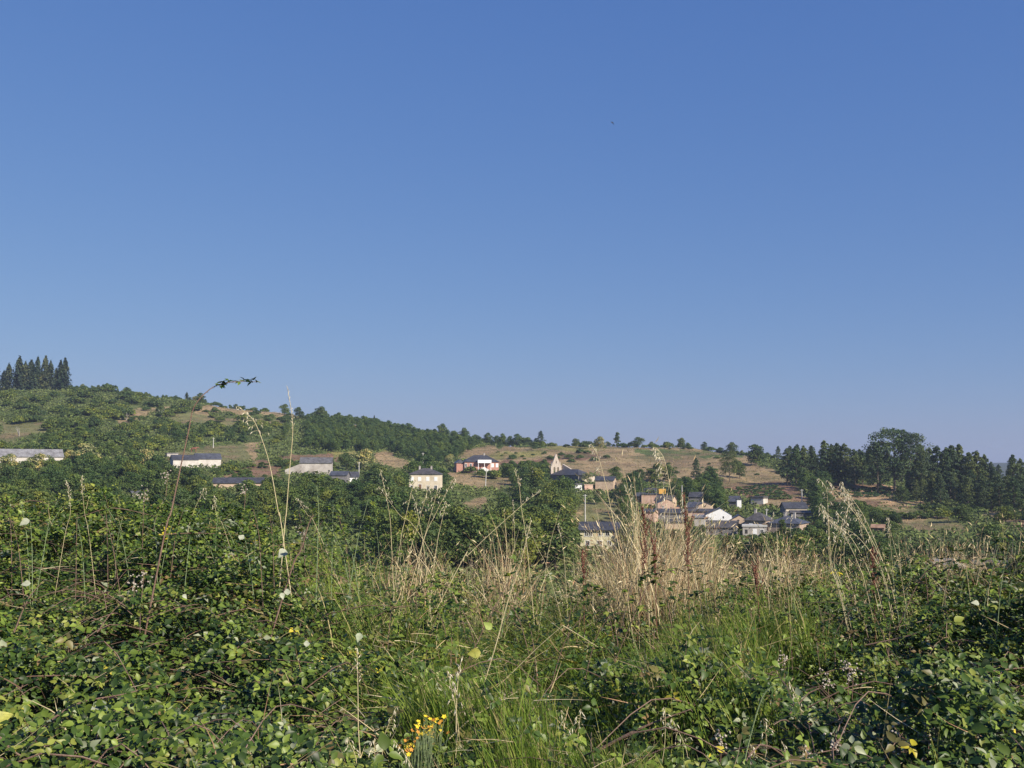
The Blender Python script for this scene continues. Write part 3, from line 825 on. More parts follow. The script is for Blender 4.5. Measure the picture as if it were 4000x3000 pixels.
V_('village_house', 'dark slate roofed house with white windows under the broad pink gable', 'house', 2560, 2668, 1990, 2004, 2045, depth=8, yaw=-6, chimney=[.25], wm='grey_stone', rm='slate', wins=[(.1, .5, .8, 1, 'win'), (.3, .5, .8, 1, 'win'), (.75, .5, .8, 1, 'win'), (.88, .5, .8, 1, 'win')], vis_base=2035)
V_('village_house', 'low ochre stone house half hidden by dry grass, lowest on the left of the village', 'house', 2600, 2672, 2030, 2040, 2080, depth=7, yaw=5, wm='warm_stone', rm='slate_brown', vis_base=2070)
V_('village_house', 'rose walled house behind the dark red dock, left edge of the village', 'house', 2512, 2556, 1990, 2000, 2050, depth=8, yaw=-10, wm='pink', rm='slate', vis_base=2030)
V_('village_house', 'ochre gable peeking above its lower dark slate roof, right of the village centre', 'house', 2727, 2784, 1963, 1976, 2010, depth=9, yaw=4, roof='y', ov=.2, wm='warm_stone', rm='slate', vis_base=1990)
V_('village_house', 'house with dark blue roof joined to the left of the ochre gable', 'house', 2683, 2726, 1964, 1982, 2012, depth=9, yaw=-12, wm='warm_stone', rm='slate_blue', wins=[(.8, .3, .6, .8, 'hole')], vis_base=1995)
V_('village_house', 'long low pink stone house between the ochre gable and the white gable', 'house', 2690, 2790, 1990, 1998, 2035, depth=8, yaw=-8, wm='pink', rm='slate_brown', chimney=[.3], wins=[(.2, .5, .7, .8, 'hole'), (.5, .5, .7, .8, 'hole')], vis_base=2012)
V_('white_house', 'brilliant white gabled wall, the brightest in the village', 'house', 2760, 2856, 1988, 2012, 2070, depth=9, yaw=3, roof='y', wm='bright_white', rm='slate', ov=.12, wins=[(.68, .85, .45, .7, 'hole')], skew=.08, vis_base=2035)
V_('village_house', 'pale pink low wing running down to the left of the white gable', 'house', 2713, 2767, 2014, 2022, 2070, depth=7, yaw=0, wm='grey_block', rm='fibre', vis_base=2055)
V_('village_house', 'long house with old grey slate roof just under the white gable', 'house', 2762, 2870, 2038, 2060, 2095, depth=8, yaw=-5, wm='grey_stone', rm='slate_brown', wins=[(.2, .5, .8, 1, 'hole'), (.5, .5, .8, 1, 'hole')], vis_base=2078, dr=-6)
V_('village_house', 'brown stone gable between the white gable and the big round shouldered roof', 'house', 2858, 2924, 2014, 2032, 2075, depth=8, yaw=4, roof='y', ov=.2, wm='warm_stone', rm='slate', wins=[(.2, .5, .5, .6, 'shut')], vis_base=2052)
V_('stone_house', 'brown stone house under a large dark hipped slate roof', 'house', 2912, 2988, 2004, 2034, 2085, depth=10, yaw=-14, roof='hip', chimney=[.35], wm='stone', rm='slate_brown', wins=[(.3, .65, .9, .9, 'shut'), (.8, .6, .6, .8, 'hole')], vis_base=2060)
V_('village_house', 'grey and white terrace house with a flat concrete balcony, lowest right of the village', 'house', 2905, 2992, 2052, 2058, 2105, depth=6, yaw=0, roof='flat', wm='grey_block', rm='concrete', wins=[(.15, .6, .8, 1.2, 'hole'), (.5, .6, 1.0, 1.3, 'shut'), (.8, .6, .9, 1.2, 'win')], vis_base=2085, dr=-4)
V_('village_house', 'house with wide blue grey slate roof behind dark trees, right of the village', 'house', 3004, 3118, 2018, 2046, 2095, depth=11, yaw=-16, roof='hip', chimney=[.4, .7], wm='stone', rm='slate_blue', wins=[(.75, .5, .9, 1, 'win')], vis_base=2060)
rt, w_, d_, h_, rise_, s_ = V_('village_house', 'dark stone house with a cream strip under its eaves, upper right of the village', 'house', 3072, 3150, 1966, 1985, 2018, depth=8, yaw=14, roof='x', wm='grey_stone', rm='slate', vis_base=2005)
MB().box(-w_ / 2 + .3, w_ / 2 - .1, -d_ / 2 - .06, -d_ / 2 + .01, h_ - 1.1, h_ - .25).build('eaves_band', M['cream'], rt)
low_r = V_('porch', 'low grey roofed porch on thin posts in front of the upper right stone house', 'porch', 3095, 3172, 1996, 2003, 2022, depth=4, yaw=8, roof='x', wm='grey_stone', rm='slate_brown', vis_base=2012, dr=-6)
V_('shed', 'low pale rendered shed with brown roof below the vineyard', 'shed', 2935, 2980, 1940, 1947, 1972, depth=5, yaw=-22, roof='flat', wm='white_wall', rm='slate_brown', vis_base=1966)
V_('tower', 'narrow white rendered tower house in the trees left of the pale shed', 'house', 2880, 2896, 1948, 1952, 1992, depth=3, yaw=5, roof='flat', wm='bright_white', rm='slate', vis_base=1978)
V_('cottage', 'cottage showing only its dark blue roof, left of the white tower', 'house', 2846, 2880, 1940, 1958, 1985, depth=6, yaw=-15, wm='grey_stone', rm='slate_blue', vis_base=1960)
V_('cottage', 'cottage with dull grey roof in the trees, above the right half of the village', 'house', 2694, 2740, 1924, 1940, 1965, depth=6, yaw=-8, wm='grey_stone', rm='slate', vis_base=1943)
V_('cottage', 'cottage with dull grey roof right behind the salmon house', 'house', 2515, 2560, 1908, 1920, 1945, depth=6, yaw=-8, wm='grey_stone', rm='slate', vis_base=1922, dr=15)
V_('hut', 'small open fronted hut with a terracotta roof, alone right of the village', 'hut', 3408, 3450, 2052, 2061, 2080, depth=4, yaw=-5, roof='x', wm='wood', rm='tile', wins=[(.3, .5, 1.2, 1.0, 'hole'), (.72, .5, 1.1, 1.0, 'hole')], ov=.3, vis_base=2078)
V_('shed', 'big grey block shed with a white gable, just over the brambles at the lower right', 'shed', 3630, 3700, 2194, 2216, 2290, depth=9, yaw=-20, roof='x', wm='grey_block', rm='fibre', vis_base=2250)
V_('low_house', 'grey roofed house barely showing over the brambles at the far lower right', 'house', 3835, 3960, 2204, 2224, 2270, depth=9, yaw=5, roof='x', wm='grey_stone', rm='slate_brown', vis_base=2230)
V_('low_house', 'tiny white house end in the trees below the left barns', 'house', 520, 552, 1920, 1924, 1942, depth=5, yaw=10, roof='x', wm='white_wall', rm='fibre_dark', vis_base=1942)

# --- utility poles
def pole(px, top, foot, label, arm=True, lean=0.0):
    p, r = on_land(px, foot)
    H = (foot - top) / F * r * 1.02
    root = empty('utility_pole', p)
    tag(root, label, 'pole', 'pale concrete utility poles on the slope')
    lx = lean * H
    MB().tube([(0, 0, -.5), (lx * .5, 0, H / 2), (lx, 0, H)], [.24, .20, .15], 8).build('post', M['concrete'], root)
    if arm:
        MB().box(lx - .7, lx + .7, -.06, .06, H - .5, H - .36).build('crossarm', M['concrete'], root)
pole(1402, 1806, 1858, 'concrete pole between the grey barn and the cream house')
pole(1652, 1770, 1830, 'concrete pole standing behind the cream house roof')
pole(1896, 1835, 1902, 'bright concrete pole in front of the red brick house', lean=.06)
pole(2037, 1828, 1876, 'left one of the two poles between the brick house and the church')
pole(2080, 1826, 1872, 'right one of the two poles between the brick house and the church')
pole(2286, 1935, 2046, 'tall pole rising just behind the yellow house roof')
pole(3133, 1915, 1968, 'pole above the upper right stone house of the village')
pole(2992, 1990, 2038, 'pole beside the wide blue grey roof', lean=.08)
pole(833, 1712, 1750, 'grey pole on the upper edge of the green pasture')
pole(2665, 1900, 1985, 'thin pole between the pink gable and the ochre gable', arm=False)

# ------------------------------------------------------------------ trees
def rand_dir(n):
    v = rng.normal(size=(n, 3)); return v / np.linalg.norm(v, axis=1)[:, None]

def cards(Cn, Nn, size, elong=1.3):
    """one bent four-cornered leaf cluster per centre"""
    n = len(Cn)
    t = np.cross(Nn, rand_dir(n)); t /= np.linalg.norm(t, axis=1)[:, None] + 1e-9
    b = np.cross(Nn, t)
    s = size[:, None]
    v0 = Cn - t * s * elong * .5
    v1 = Cn + b * s * .42 + Nn * s * .12
    v2 = Cn + t * s * elong * .5 - Nn * s * .08
    v3 = Cn - b * s * .42 + Nn * s * .12
    V = np.stack([v0, v1, v2, v3], 1).reshape(-1, 3)
    f = np.arange(n * 4).reshape(n, 4)
    return V, f

def crown_blobs(blobs, per, size, mat, jitter=.85, name='crown'):
    Cs, Ns = [], []
    for (c, rad, k) in blobs:
        n = int(per * k)
        d = rand_dir(n)
        d[:, 2] = np.where(d[:, 2] < -.35, -d[:, 2], d[:, 2])
        rr = (1.12 - .5 * rng.random(n) ** 1.3)[:, None]
        Cs.append(np.array(c) + d * np.array(rad) * rr)
        nn = d + rand_dir(n) * jitter
        Ns.append(nn / np.linalg.norm(nn, axis=1)[:, None])
    Cs = np.concatenate(Cs); Ns = np.concatenate(Ns)
    V, f = cards(Cs, Ns, rng.uniform(.6, 1.35, len(Cs)) * size)
    return np_mesh(name, V, [f], [mat])

def broad_proto(mat, H=10.0, Wd=8.0, nb=13, size=.62, seed=0, low=.15):
    rs = random.Random(seed)
    blobs = []
    for k in range(nb):
        t = (k + .5) / nb
        z = H * (low + (0.93 - low) * t)
        env = math.sin(PI * min(1, (t * .82 + .16))) ** .7
        a_ = rs.uniform(0, 2 * PI); rad = Wd / 2 * env * rs.uniform(.35, .75)
        br = Wd * rs.uniform(.12, .27) * (0.75 + .4 * env)
        blobs.append(((rad * math.cos(a_), rad * math.sin(a_), z), (br, br, br * rs.uniform(.65, .9)), 1))
    blobs.append(((0, 0, H * .45), (Wd * .3, Wd * .3, H * .32), 1.6))
    cm = crown_blobs(blobs, 150, size * .78, mat)
    tb = MB().tube([(0, 0, -.6), (.05, 0, H * .25), (.1, .05, H * .6)], [H * .028, H * .02, H * .008], 7)
    for k in range(4):
        a_ = rs.uniform(0, 2 * PI)
        tb.tube([(0, 0, H * .25), (math.cos(a_) * Wd * .15, math.sin(a_) * Wd * .15, H * .45), (math.cos(a_) * Wd * .3, math.sin(a_) * Wd * .3, H * .62)], [H * .013, H * .009, H * .004], 5)
    return cm, tb.mesh('trunk', M['bark']), H

def pine_proto(seed, H=14.0, Wd=8.0, umbrella=False, nb=38):
    rs = random.Random(seed)
    blobs = []
    for k in range(nb):
        t = (k + .3) / nb
        if umbrella:
            z = H * (.26 + .70 * t); env = math.sqrt(max(0, 1 - ((t - .35) / .72) ** 2))
        else:
            z = H * (.16 + .80 * t); env = (1 - t) ** .62 * (0.85 + .3 * rs.random()) if t > .12 else .75
        a_ = k * 2.4 + rs.uniform(-.5, .5)
        rad = Wd / 2 * env * rs.uniform(.35, .95)
        br = Wd * rs.uniform(.08, .16) * (.5 + .6 * env)
        blobs.append(((rad * math.cos(a_), rad * math.sin(a_), z + rs.uniform(-.3, .3)), (br * 1.2, br * 1.2, br * rs.uniform(.6, 1.1)), .75))
    blobs.append(((0, 0, H * .94), (Wd * .05, Wd * .05, H * .06), .4))
    cm = crown_blobs(blobs, 105, .38, M['pine'], .9)
    tb = MB().tube([(0, 0, -.6), (.12, .05, H * .4), (.05, 0, H * .9)], [H * .021, H * .015, H * .004], 7)
    for (c, r_, k) in blobs[::2]:
        tb.tube([(0.08, 0, c[2] - H * .05), (c[0] * .9, c[1] * .9, c[2])], [H * .007, H * .003], 4)
    return cm, tb.mesh('trunk', M['bark']), H

def fir_proto(seed, H=20.0, Wd=10.5):
    rs = random.Random(seed)
    Cs, Ns = [], []
    tb = MB().tube([(0, 0, -.6), (0, 0, H)], [H * .014, .03], 6)
    lean = rs.uniform(-.02, .02)
    n = 1500
    t = rng.uniform(0.03, 1, n) ** .85
    lev = np.round(t * 14) / 14 + rng.normal(0, .025, n)
    arms = rng.integers(0, 9, n)
    ang = arms * 2 * PI / 9 + np.round(t * 16) * 1.3 + rng.normal(0, .12, n)
    env = (1 - np.clip(lev, 0, 1)) ** .6 * Wd / 2 + .35
    armlen = .75 + .5 * np.sin(arms * 3.7 + np.round(t * 16) * 2.1 + seed)
    rad = np.sqrt(rng.uniform(0.03, 1, n)) * env * armlen
    z = H * (.05 + .95 * lev) - rad * .28 + rng.normal(0, .18, n)
    P = np.stack([rad * np.cos(ang) + lean * z, rad * np.sin(ang), z], 1)
    nn = np.stack([np.cos(ang) * .6, np.sin(ang) * .6, np.full(n, .7)], 1) + rand_dir(n) * .6
    nn /= np.linalg.norm(nn, axis=1)[:, None]
    V, f = cards(P, nn, rng.uniform(.5, 1.1, n) * .95, 2.0)
    return np_mesh('crown', V, [f], [M['fir']]), tb.mesh('trunk', M['bark']), H

def bush_proto(seed, mat='bush', W=6.0, H=4.0, n=9, size=.5, per=110):
    rs = random.Random(seed)
    blobs = []
    for k in range(n):
        a_ = rs.uniform(0, 2 * PI); q = math.sqrt(rs.random())
        rad = W / 2 * q * .72
        h_ = H * (1 - .45 * q * q) * rs.uniform(.55, .85)
        br = W * rs.uniform(.15, .26)
        blobs.append(((rad * math.cos(a_), rad * math.sin(a_), h_ * .62), (br, br, h_ * .48), 1))
    return crown_blobs(blobs, per, size, M[mat], name='foliage'), None, H

P_oak = [broad_proto(M['oak'], 10, 8.5, seed=s) for s in (1, 2, 3, 4, 5)]
P_tall = [broad_proto(M['oak'], 12, 5.5, nb=12, seed=s) for s in (6, 7)]
P_chest = [broad_proto(M['chestnut'], 9, 9, seed=s) for s in (11, 12)]
P_bigoak = [broad_proto(M['oak'], 14, 14, nb=26, size=.6, seed=s) for s in (13, 14)]
P_pine = [pine_proto(s, 14, 7.5) for s in (1, 2, 3, 4)]
P_umb = [pine_proto(s, 16, 13, True, 62) for s in (5, 6)]
P_fir = [fir_proto(s, 20, w_) for s, w_ in ((1, 10.5), (2, 8), (3, 12), (4, 9), (5, 7))]
P_bush = [bush_proto(s) for s in range(6)]
P_plum = [bush_proto(31, 'plum', 7, 5, 10)]
P_vine = [bush_proto(s, 'vine', 1.9, 1.3, 5, .38, 26) for s in (41, 42, 43)]

CNT = {}
def plant(protos, pos, hgt, name, label, cat, group, wide=1.0):
    p = random.choice(protos)
    cm, tm, H = p
    s = hgt / H
    if tm is None:
        o = link(name, cm, None, pos)
        o.scale = (s * wide, s * wide, s); o.rotation_euler = (0, 0, random.uniform(0, 2 * PI))
        tag(o, label, cat, group)
        return o
    o = empty(name, pos, random.uniform(0, 2 * PI))
    o.scale = (s * wide, s * wide, s)
    tag(o, label, cat, group)
    link('crown', cm, o); link('trunk', tm, o)
    return o

def tree_px(protos, px, foot, top, name, label, cat='tree', group=None, wide=1.0):
    pos, r = on_land(px, foot)
    h = (foot - top) / F * r
    pos.z -= .1
    return plant(protos, pos, h, name, label, cat, group, wide)

CLEAR = [(640, 990, 1742, 1797), (980, 1100, 1830, 1850), (2835, 3090, 1898, 1952), (3245, 3500, 1900, 1948), (2290, 2400, 1975, 2038), (1815, 1895, 1952, 1985),
         (1790, 1990, 1872, 1905), (3440, 3600, 1962, 1985), (3500, 3830, 2035, 2120), (3900, 4050, 2040, 2085), (3400, 3460, 2045, 2085), (3700, 3900, 2000, 2022), (3000, 3120, 1855, 1960), (0, 160, 1660, 1715), (2280, 2420, 1895, 1912), (1450, 1560, 1780, 1815)]
def blocked(px, top, foot, hw, r):
    for (a, b, t, bs) in CLEAR:
        if px + hw > a and px - hw < b and top < bs and foot > t: return True
    for (a, b, t, bs, br) in BB:
        if px + hw > a and px - hw < b and top < bs and foot > t and r < br + 6:
            return True
    return False

LMK = [((1640, 1985), 'the loose oat bunch'), ((2090, 1985), 'the long slanting stalk'), ((30, 1960), 'the left edge'), ((540, 1955), 'the tiny white house end'), ((1245, 1930), 'the yellow green shoot'), ((1440, 1990), 'the leafy middle shoot'), ((2010, 1890), 'the bent tip stalk'), ((1100, 1960), 'the crossing pale stalks'), ((720, 1930), 'the middle of the tall cane'), ((200, 1930), 'the left seed stalks'), ((380, 2000), 'the left thicket top'), ((880, 1990), 'the thicket between cane and stalks'),
       ((2210, 2130), 'the lower valley trees'), ((2950, 2150), 'the low rusty dock'), ((2300, 2190), 'the thin rusty dock'), ((100, 1790), 'the long barn'), ((330, 1790), 'the big flowering chestnut'), ((820, 1800), 'the blue roofed barn'), ((725, 1800), 'the lower pale shed'), ((830, 1765), 'the green pasture'), ((930, 1880), 'the long low house'),
       ((1230, 1815), 'the grey barn'), ((1320, 1855), 'the dark roofed cottage'), ((1660, 1870), 'the cream house'), ((1880, 1820), 'the red brick house'), ((2165, 1810), 'the bell gable'), ((2225, 1865), 'the church nave'),
       ((2360, 1885), 'the ochre stone house'), ((2340, 2080), 'the yellow house'), ((2535, 1945), 'the salmon house'), ((2600, 1980), 'the broad pink gable'), ((2755, 1975), 'the ochre gable'), ((2810, 2015), 'the white gable'),
       ((2950, 2020), 'the hipped roof'), ((3060, 2035), 'the blue grey roof'), ((3110, 1990), 'the cream striped house'), ((2957, 1950), 'the pale rendered shed'), ((2888, 1965), 'the white tower'),
       ((2960, 1920), 'the upper vineyard'), ((3370, 1925), 'the orange soil plot'), ((3430, 2065), 'the terracotta roofed hut'), ((3500, 1760), 'the tallest pine'), ((3665, 2225), 'the grey block shed'), ((3900, 1830), 'the mountain gap'),
       ((130, 1450), 'the hilltop conifers'), ((620, 1610), 'the left dry patch'), ((1112, 1600), 'the round skyline tree'), ((1400, 1655), 'the small sandy cut'), ((2410, 1710), 'the narrow hilltop tree'),
       ((2850, 1820), 'the tall open pine'), ((1170, 1610), 'the purplish skyline tree'), ((1725, 1650), 'the tall skyline tree'), ((90, 1690), 'the olive meadow patch'), ((2610, 1735), 'the round hilltop bush'),
       ((3260, 1900), 'the pale oat bunch'), ((1105, 1700), 'the head of the leaning oat'), ((755, 1600), 'the tall bramble cane'), ((2000, 1930), 'the pair of poles'), ((3620, 2050), 'the meadow under the pines'), ((2200, 1950), 'the big church tree')]
PEND = []
USED = {}
def lab_for(noun, px, row, h, lo, hi):
    j = min(range(len(LMK)), key=lambda i: (LMK[i][0][0] - px) ** 2 + (2.0 * (LMK[i][0][1] - row)) ** 2)
    (lx, ly), nm = LMK[j]; dx, dy = px - lx, row - ly
    dd = math.hypot(dx, 2 * dy)
    near = 'just' if dd < 60 else 'a little' if dd < 130 else 'well' if dd < 220 else 'far'
    if abs(dx) > 2.2 * abs(dy): rel = 'left of' if dx < 0 else 'right of'
    elif abs(dy) > 1.2 * abs(dx): rel = 'above' if dy < 0 else 'below'
    else: rel = ('up ' if dy < 0 else 'down ') + ('left of' if dx < 0 else 'right of')
    q = (h - lo) / (hi - lo + 1e-9)
    sz = 'small' if q < .25 else 'middling' if q < .5 else 'larger' if q < .75 else 'tall'
    lab = f'{sz} {noun} {near} {rel} {nm}'
    return lab, f'{noun}s {near} {rel} {nm}'

def scatter(poly, n, protos, hrange, name, label, cat, group, wide=(0.9, 1.25), mind=9, open_ok=.0, pts=None):
    xs = [p[0] for p in poly]; ys = [p[1] for p in poly]
    done = []; tries = 0
    while len(done) < n and tries < n * 30:
        tries += 1
        px = random.uniform(min(xs), max(xs)); row = random.uniform(min(ys), max(ys))
        if not poly_in(poly, np.array([px]), np.array([row]))[0]: continue
        if any(abs(px - q[0]) < mind and abs(row - q[1]) < mind * .45 for q in done): continue
        r = hit(px, row)
        h = random.uniform(*hrange)
        hp = h * F / r
        wd = random.uniform(*wide)
        hw = hp * .3
        if blocked(px, row - hp, row, hw, r): continue
        c = land_class(np.array([px, px]), np.array([row - hp * .3, row]))
        if (c >= 0).any() and random.random() > open_ok: continue
        az = float(ray(px, row)[0]); x, y = r * math.sin(az), r * math.cos(az)
        noun = {'bush': 'rounded green bush', 'pine_tree': 'dark pine'}.get(name, 'leafy green tree')
        lb, gp = lab_for(noun, px, row - hp * .4, h, *hrange)
        PEND.append((name, hp, protos, (x, y, float(ground(x, y)) - .15), h, lb, cat, gp, wd))
        done.append((px, row))
    return done

# conifers on the hilltop, far left
for k, (px, foot, top, wd) in enumerate([(-30, 1520, 1400, 1), (12, 1522, 1448, 1.3), (33, 1520, 1420, 1.1), (72, 1515, 1392, 1.15), (98, 1530, 1425, 1.0), (116, 1525, 1413, 1.2), (144, 1512, 1390, .9),
                                       (173, 1512, 1386, .95), (197, 1510, 1402, 1.0), (234, 1510, 1400, 1.0), (254, 1510, 1393, 1.0), (160, 1525, 1450, 1.4), (60, 1528, 1462, 1.4), (243, 1520, 1432, 1.6), (86, 1508, 1418, 1.2), (128, 1508, 1412, 1.2), (186, 1508, 1418, 1.3), (218, 1508, 1425, 1.2), (18, 1508, 1440, 1.4)]):
    tree_px(P_fir, px, foot, top, 'conifer_tree', ['cut conifer at the very left of the hilltop clump', 'short broad conifer second from the left in the hilltop clump', 'conifer third from the left in the hilltop clump', 'tall conifer near the left end of the hilltop clump', 'lower conifer in a dip of the hilltop clump', 'stout conifer left of the tallest pair on the hilltop', 'slim tall conifer, left of the tallest pair on the hilltop', 'slim tall conifer, right of the tallest pair on the hilltop', 'conifer just right of the tallest pair on the hilltop', 'conifer second from the right end of the hilltop clump', 'conifer at the right end of the hilltop clump', 'short wide conifer in front, in the middle of the hilltop clump', 'short wide conifer in front, left in the hilltop clump', 'short wide conifer in front, right in the hilltop clump', 'conifer at the back, left of the middle of the hilltop clump', 'conifer at the back in the middle of the hilltop clump', 'conifer at the back, right of the middle of the hilltop clump', 'lower conifer at the back near the right end of the hilltop clump', 'conifer at the back at the left end of the hilltop clump'][k], 'conifer', 'conifers of the hilltop clump', wide=wd)
# skyline trees that can be told apart
SKYT = [
    (P_bush, 425, 1525, 1478, 'pale flowering tree on the skyline right of the conifer clump', 1.0),
    (P_fir, 730, 1555, 1522, 'small dark conifer on the skyline left of the tall bramble cane', 1.3),
    (P_oak, 785, 1560, 1520, 'rounded tree on the skyline behind the top of the tall bramble cane', 1.2),
    (P_oak, 1112, 1622, 1578, 'round dark tree standing left of the tall oat stalk on the skyline', 1.15),
    (P_oak, 1170, 1640, 1590, 'round purplish tree standing right of the tall oat stalk on the skyline', 1.1),
    (P_oak, 1250, 1640, 1590, 'broad tree where the middle wood begins on the skyline', 1.4),
    (P_fir, 1420, 1625, 1585, 'thin topped conifer poking above the middle wood, left one of two', .8),
    (P_fir, 1462, 1630, 1582, 'thin topped conifer poking above the middle wood, right one of two', .8),
    (P_oak, 1595, 1660, 1615, 'tree with a pointed top on the skyline of the middle wood', 1.1),
    (P_oak, 1725, 1690, 1630, 'tall tree standing out on the skyline above the cream house', 1.0),
    (P_oak, 1815, 1720, 1665, 'tree on the skyline above the left wing of the brick house', 1.0),
    (P_oak, 1905, 1735, 1685, 'tree on the skyline above the roof terrace of the brick house', 1.0),
    (P_oak, 1960, 1740, 1690, 'leafy tree on the skyline right of the brick house', .9),
    (P_oak, 2020, 1742, 1690, 'tree on the skyline midway between brick house and church', 1.0),
    (P_pine, 2113, 1744, 1680, 'tallest dark tree on the skyline left of the church gable', 1.3),
    (P_oak, 2250, 1748, 1712, 'low spreading tree on the skyline right of the church', 1.2),
    (P_bush, 2285, 1752, 1718, 'small round bush on the skyline right of the church', 1.0),
    (P_chest, 2345, 1750, 1706, 'yellowish rounded tree alone on the open skyline', 1.2),
    (P_tall, 2410, 1742, 1682, 'narrow upright tree standing alone on the dry hilltop', 1.15),
    (P_oak, 2490, 1745, 1704, 'spreading tree right of the narrow tree on the dry hilltop', 1.7),
    (P_bush, 2610, 1750, 1716, 'compact round dark bush on the dry hilltop', 1.0),
    (P_oak, 2660, 1752, 1712, 'ragged tree right of the round dark bush on the dry hilltop', 1.2),
    (P_oak, 2750, 1756, 1722, 'thin crowned tree on the right end of the dry hilltop', 1.1),
    (P_oak, 2860, 1768, 1722, 'tree at the right end of the dry hilltop ridge', 1.3),
    (P_oak, 2955, 1820, 1738, 'big green tree left of the small gap before the pine wood', 1.3),
    (P_pine, 3040, 1800, 1742, 'small rounded pine in the gap left of the pine wood', 1.1),
]
for protos, px, foot, top, lab, wd in SKYT:
    nm = 'pine_tree' if protos is P_pine else 'conifer_tree' if protos is P_fir else 'tree' if protos is not P_bush else 'bush'
    tree_px(protos, px, foot, top, nm, lab, 'bush' if protos is P_bush else 'tree', wide=wd)
# single trees inside the view
SOLO = [
    (P_bigoak, 2200, 2020, 1872, 'tree', 'large rounded tree in front of the church nave', 1.05),
    (P_oak, 2240, 2000, 1930, 'tree', 'smaller dark tree at the right foot of the large tree before the church', 1.2),
    (P_oak, 2405, 1885, 1822, 'tree', 'dark tree in the field right of the ochre stone house', 1.2),
    (P_oak, 2560, 1888, 1812, 'tree', 'dark tree at the foot of the dry field, behind the drooping oat', 1.3),
    (P_oak, 2610, 1885, 1818, 'tree', 'dark green tree at the right of the pair below the dry field', 1.2),
    (P_oak, 2500, 1885, 1835, 'tree', 'low tree left of the pair below the dry field', 1.4),
    (P_pine, 2720, 1880, 1790, 'pine_tree', 'left pine of the clump on the slope above the vineyard', 1.0),
    (P_umb, 2850, 1885, 1765, 'pine_tree', 'tall open pine above the vineyard, with bare trunk showing', .8),
    (P_oak, 2780, 1895, 1825, 'tree', 'bright green tree between the pines above the vineyard', 1.3),
    (P_oak, 2740, 1900, 1850, 'tree', 'low green tree at the left foot of the pine clump', 1.5),
    (P_oak, 2890, 1870, 1805, 'tree', 'small tree right of the tall open pine', 1.0),
    (P_chest, 330, 1830, 1742, 'chestnut_tree', 'big chestnut with pale yellow catkins right of the long barn', 1.25),
    (P_chest, 270, 1830, 1765, 'chestnut_tree', 'yellowish chestnut between the long barn and the big chestnut', 1.0),
    (P_chest, 150, 1850, 1780, 'chestnut_tree', 'chestnut with pale catkins in front of the long barn', 1.2),
    (P_chest, 30, 1840, 1780, 'chestnut_tree', 'yellowish chestnut at the left edge in front of the long barn', 1.2),
    (P_chest, 560, 1825, 1757, 'chestnut_tree', 'pale flowering chestnut left of the joined barns', 1.0),
    (P_chest, 1755, 1822, 1775, 'chestnut_tree', 'small yellowish tree left of the brick house', 1.1),
    (P_chest, 1420, 1835, 1755, 'chestnut_tree', 'pale green tree right of the grey barn roof', 1.2),
    (P_oak, 1355, 1840, 1770, 'tree', 'dark tree touching the right end of the grey barn', 1.2),
    (P_bush, 1840, 1850, 1815, 'bush', 'dark shrub under the windows of the brick house', 1.2),
    (P_bush, 1880, 1865, 1826, 'bush', 'dark shrub at the foot of the white staircase', 1.1),
    (P_bush, 1925, 1870, 1828, 'bush', 'shrub at the right corner of the brick house', 1.2),
    (P_chest, 2295, 1888, 1846, 'tree', 'greyish green tree leaning on the lit end of the church', 1.0),
    (P_plum, 3185, 2075, 2035, 'plum_tree', 'dark purple leaved tree right of the wide blue grey roof', 1.3),
    (P_plum, 3255, 2065, 2020, 'plum_tree', 'second purple leaved tree, further right beside the oat bunch', 1.1),
    (P_tall, 3060, 2110, 2030, 'tree', 'dark rounded tree in front of the wide blue grey roof', 1.3),
    (P_umb, 3495, 1925, 1688, 'pine_tree', 'tallest broad crowned pine of the right wood', .95),
    (P_umb, 3560, 1930, 1705, 'pine_tree', 'broad pine right beside the tallest one', .8),
    (P_umb, 3440, 1915, 1735, 'pine_tree', 'broad pine left beside the tallest one', .7),
    (P_oak, 3520, 1960, 1905, 'tree', 'round green shrub like tree at the right end of the upper vineyard', 1.5),
    (P_oak, 3930, 2050, 1985, 'tree', 'bright green tree under the right end of the pine wood', 1.6),
    (P_oak, 3760, 2040, 1978, 'tree', 'spreading dark green tree at the lower edge of the pine wood', 1.7),
    (P_oak, 3420, 2052, 1998, 'tree', 'dark tree just behind the small terracotta roofed hut', 1.4),
    (P_oak, 3500, 2056, 2004, 'tree', 'dark tree right behind the small terracotta roofed hut', 1.3),
    (P_chest, 3870, 1900, 1850, 'tree', 'yellow green tree left of the gap with the far mountain', 1.2),
]
for protos, px, foot, top, nm, lab, wd in SOLO:
    tree_px(protos, px, foot, top, nm, lab, 'bush' if nm == 'bush' else 'tree', wide=wd)

for px, foot, top, lab in [(2652, 2030, 2003, 'small tree between the dark roofed house and the pink low wing of the village'), (2700, 2072, 2040, 'round tree at the foot of the pale pink wing'), (2742, 2078, 2050, 'low tree below the pale pink wing'),
                           (2888, 2082, 2046, 'tree squeezed left of the concrete balcony house'), (2998, 2075, 2030, 'tree right of the concrete balcony house'), (2530, 2060, 2022, 'tree at the left foot of the village'),
                           (2835, 2085, 2062, 'bushy tree before the long old grey roof'), (2790, 1996, 1976, 'small tree right behind the ochre gable'), (3030, 2062, 2030, 'small tree before the left end of the blue grey roof')]:
    tree_px(P_oak, px, foot, top, 'tree', lab, 'tree', wide=1.25)
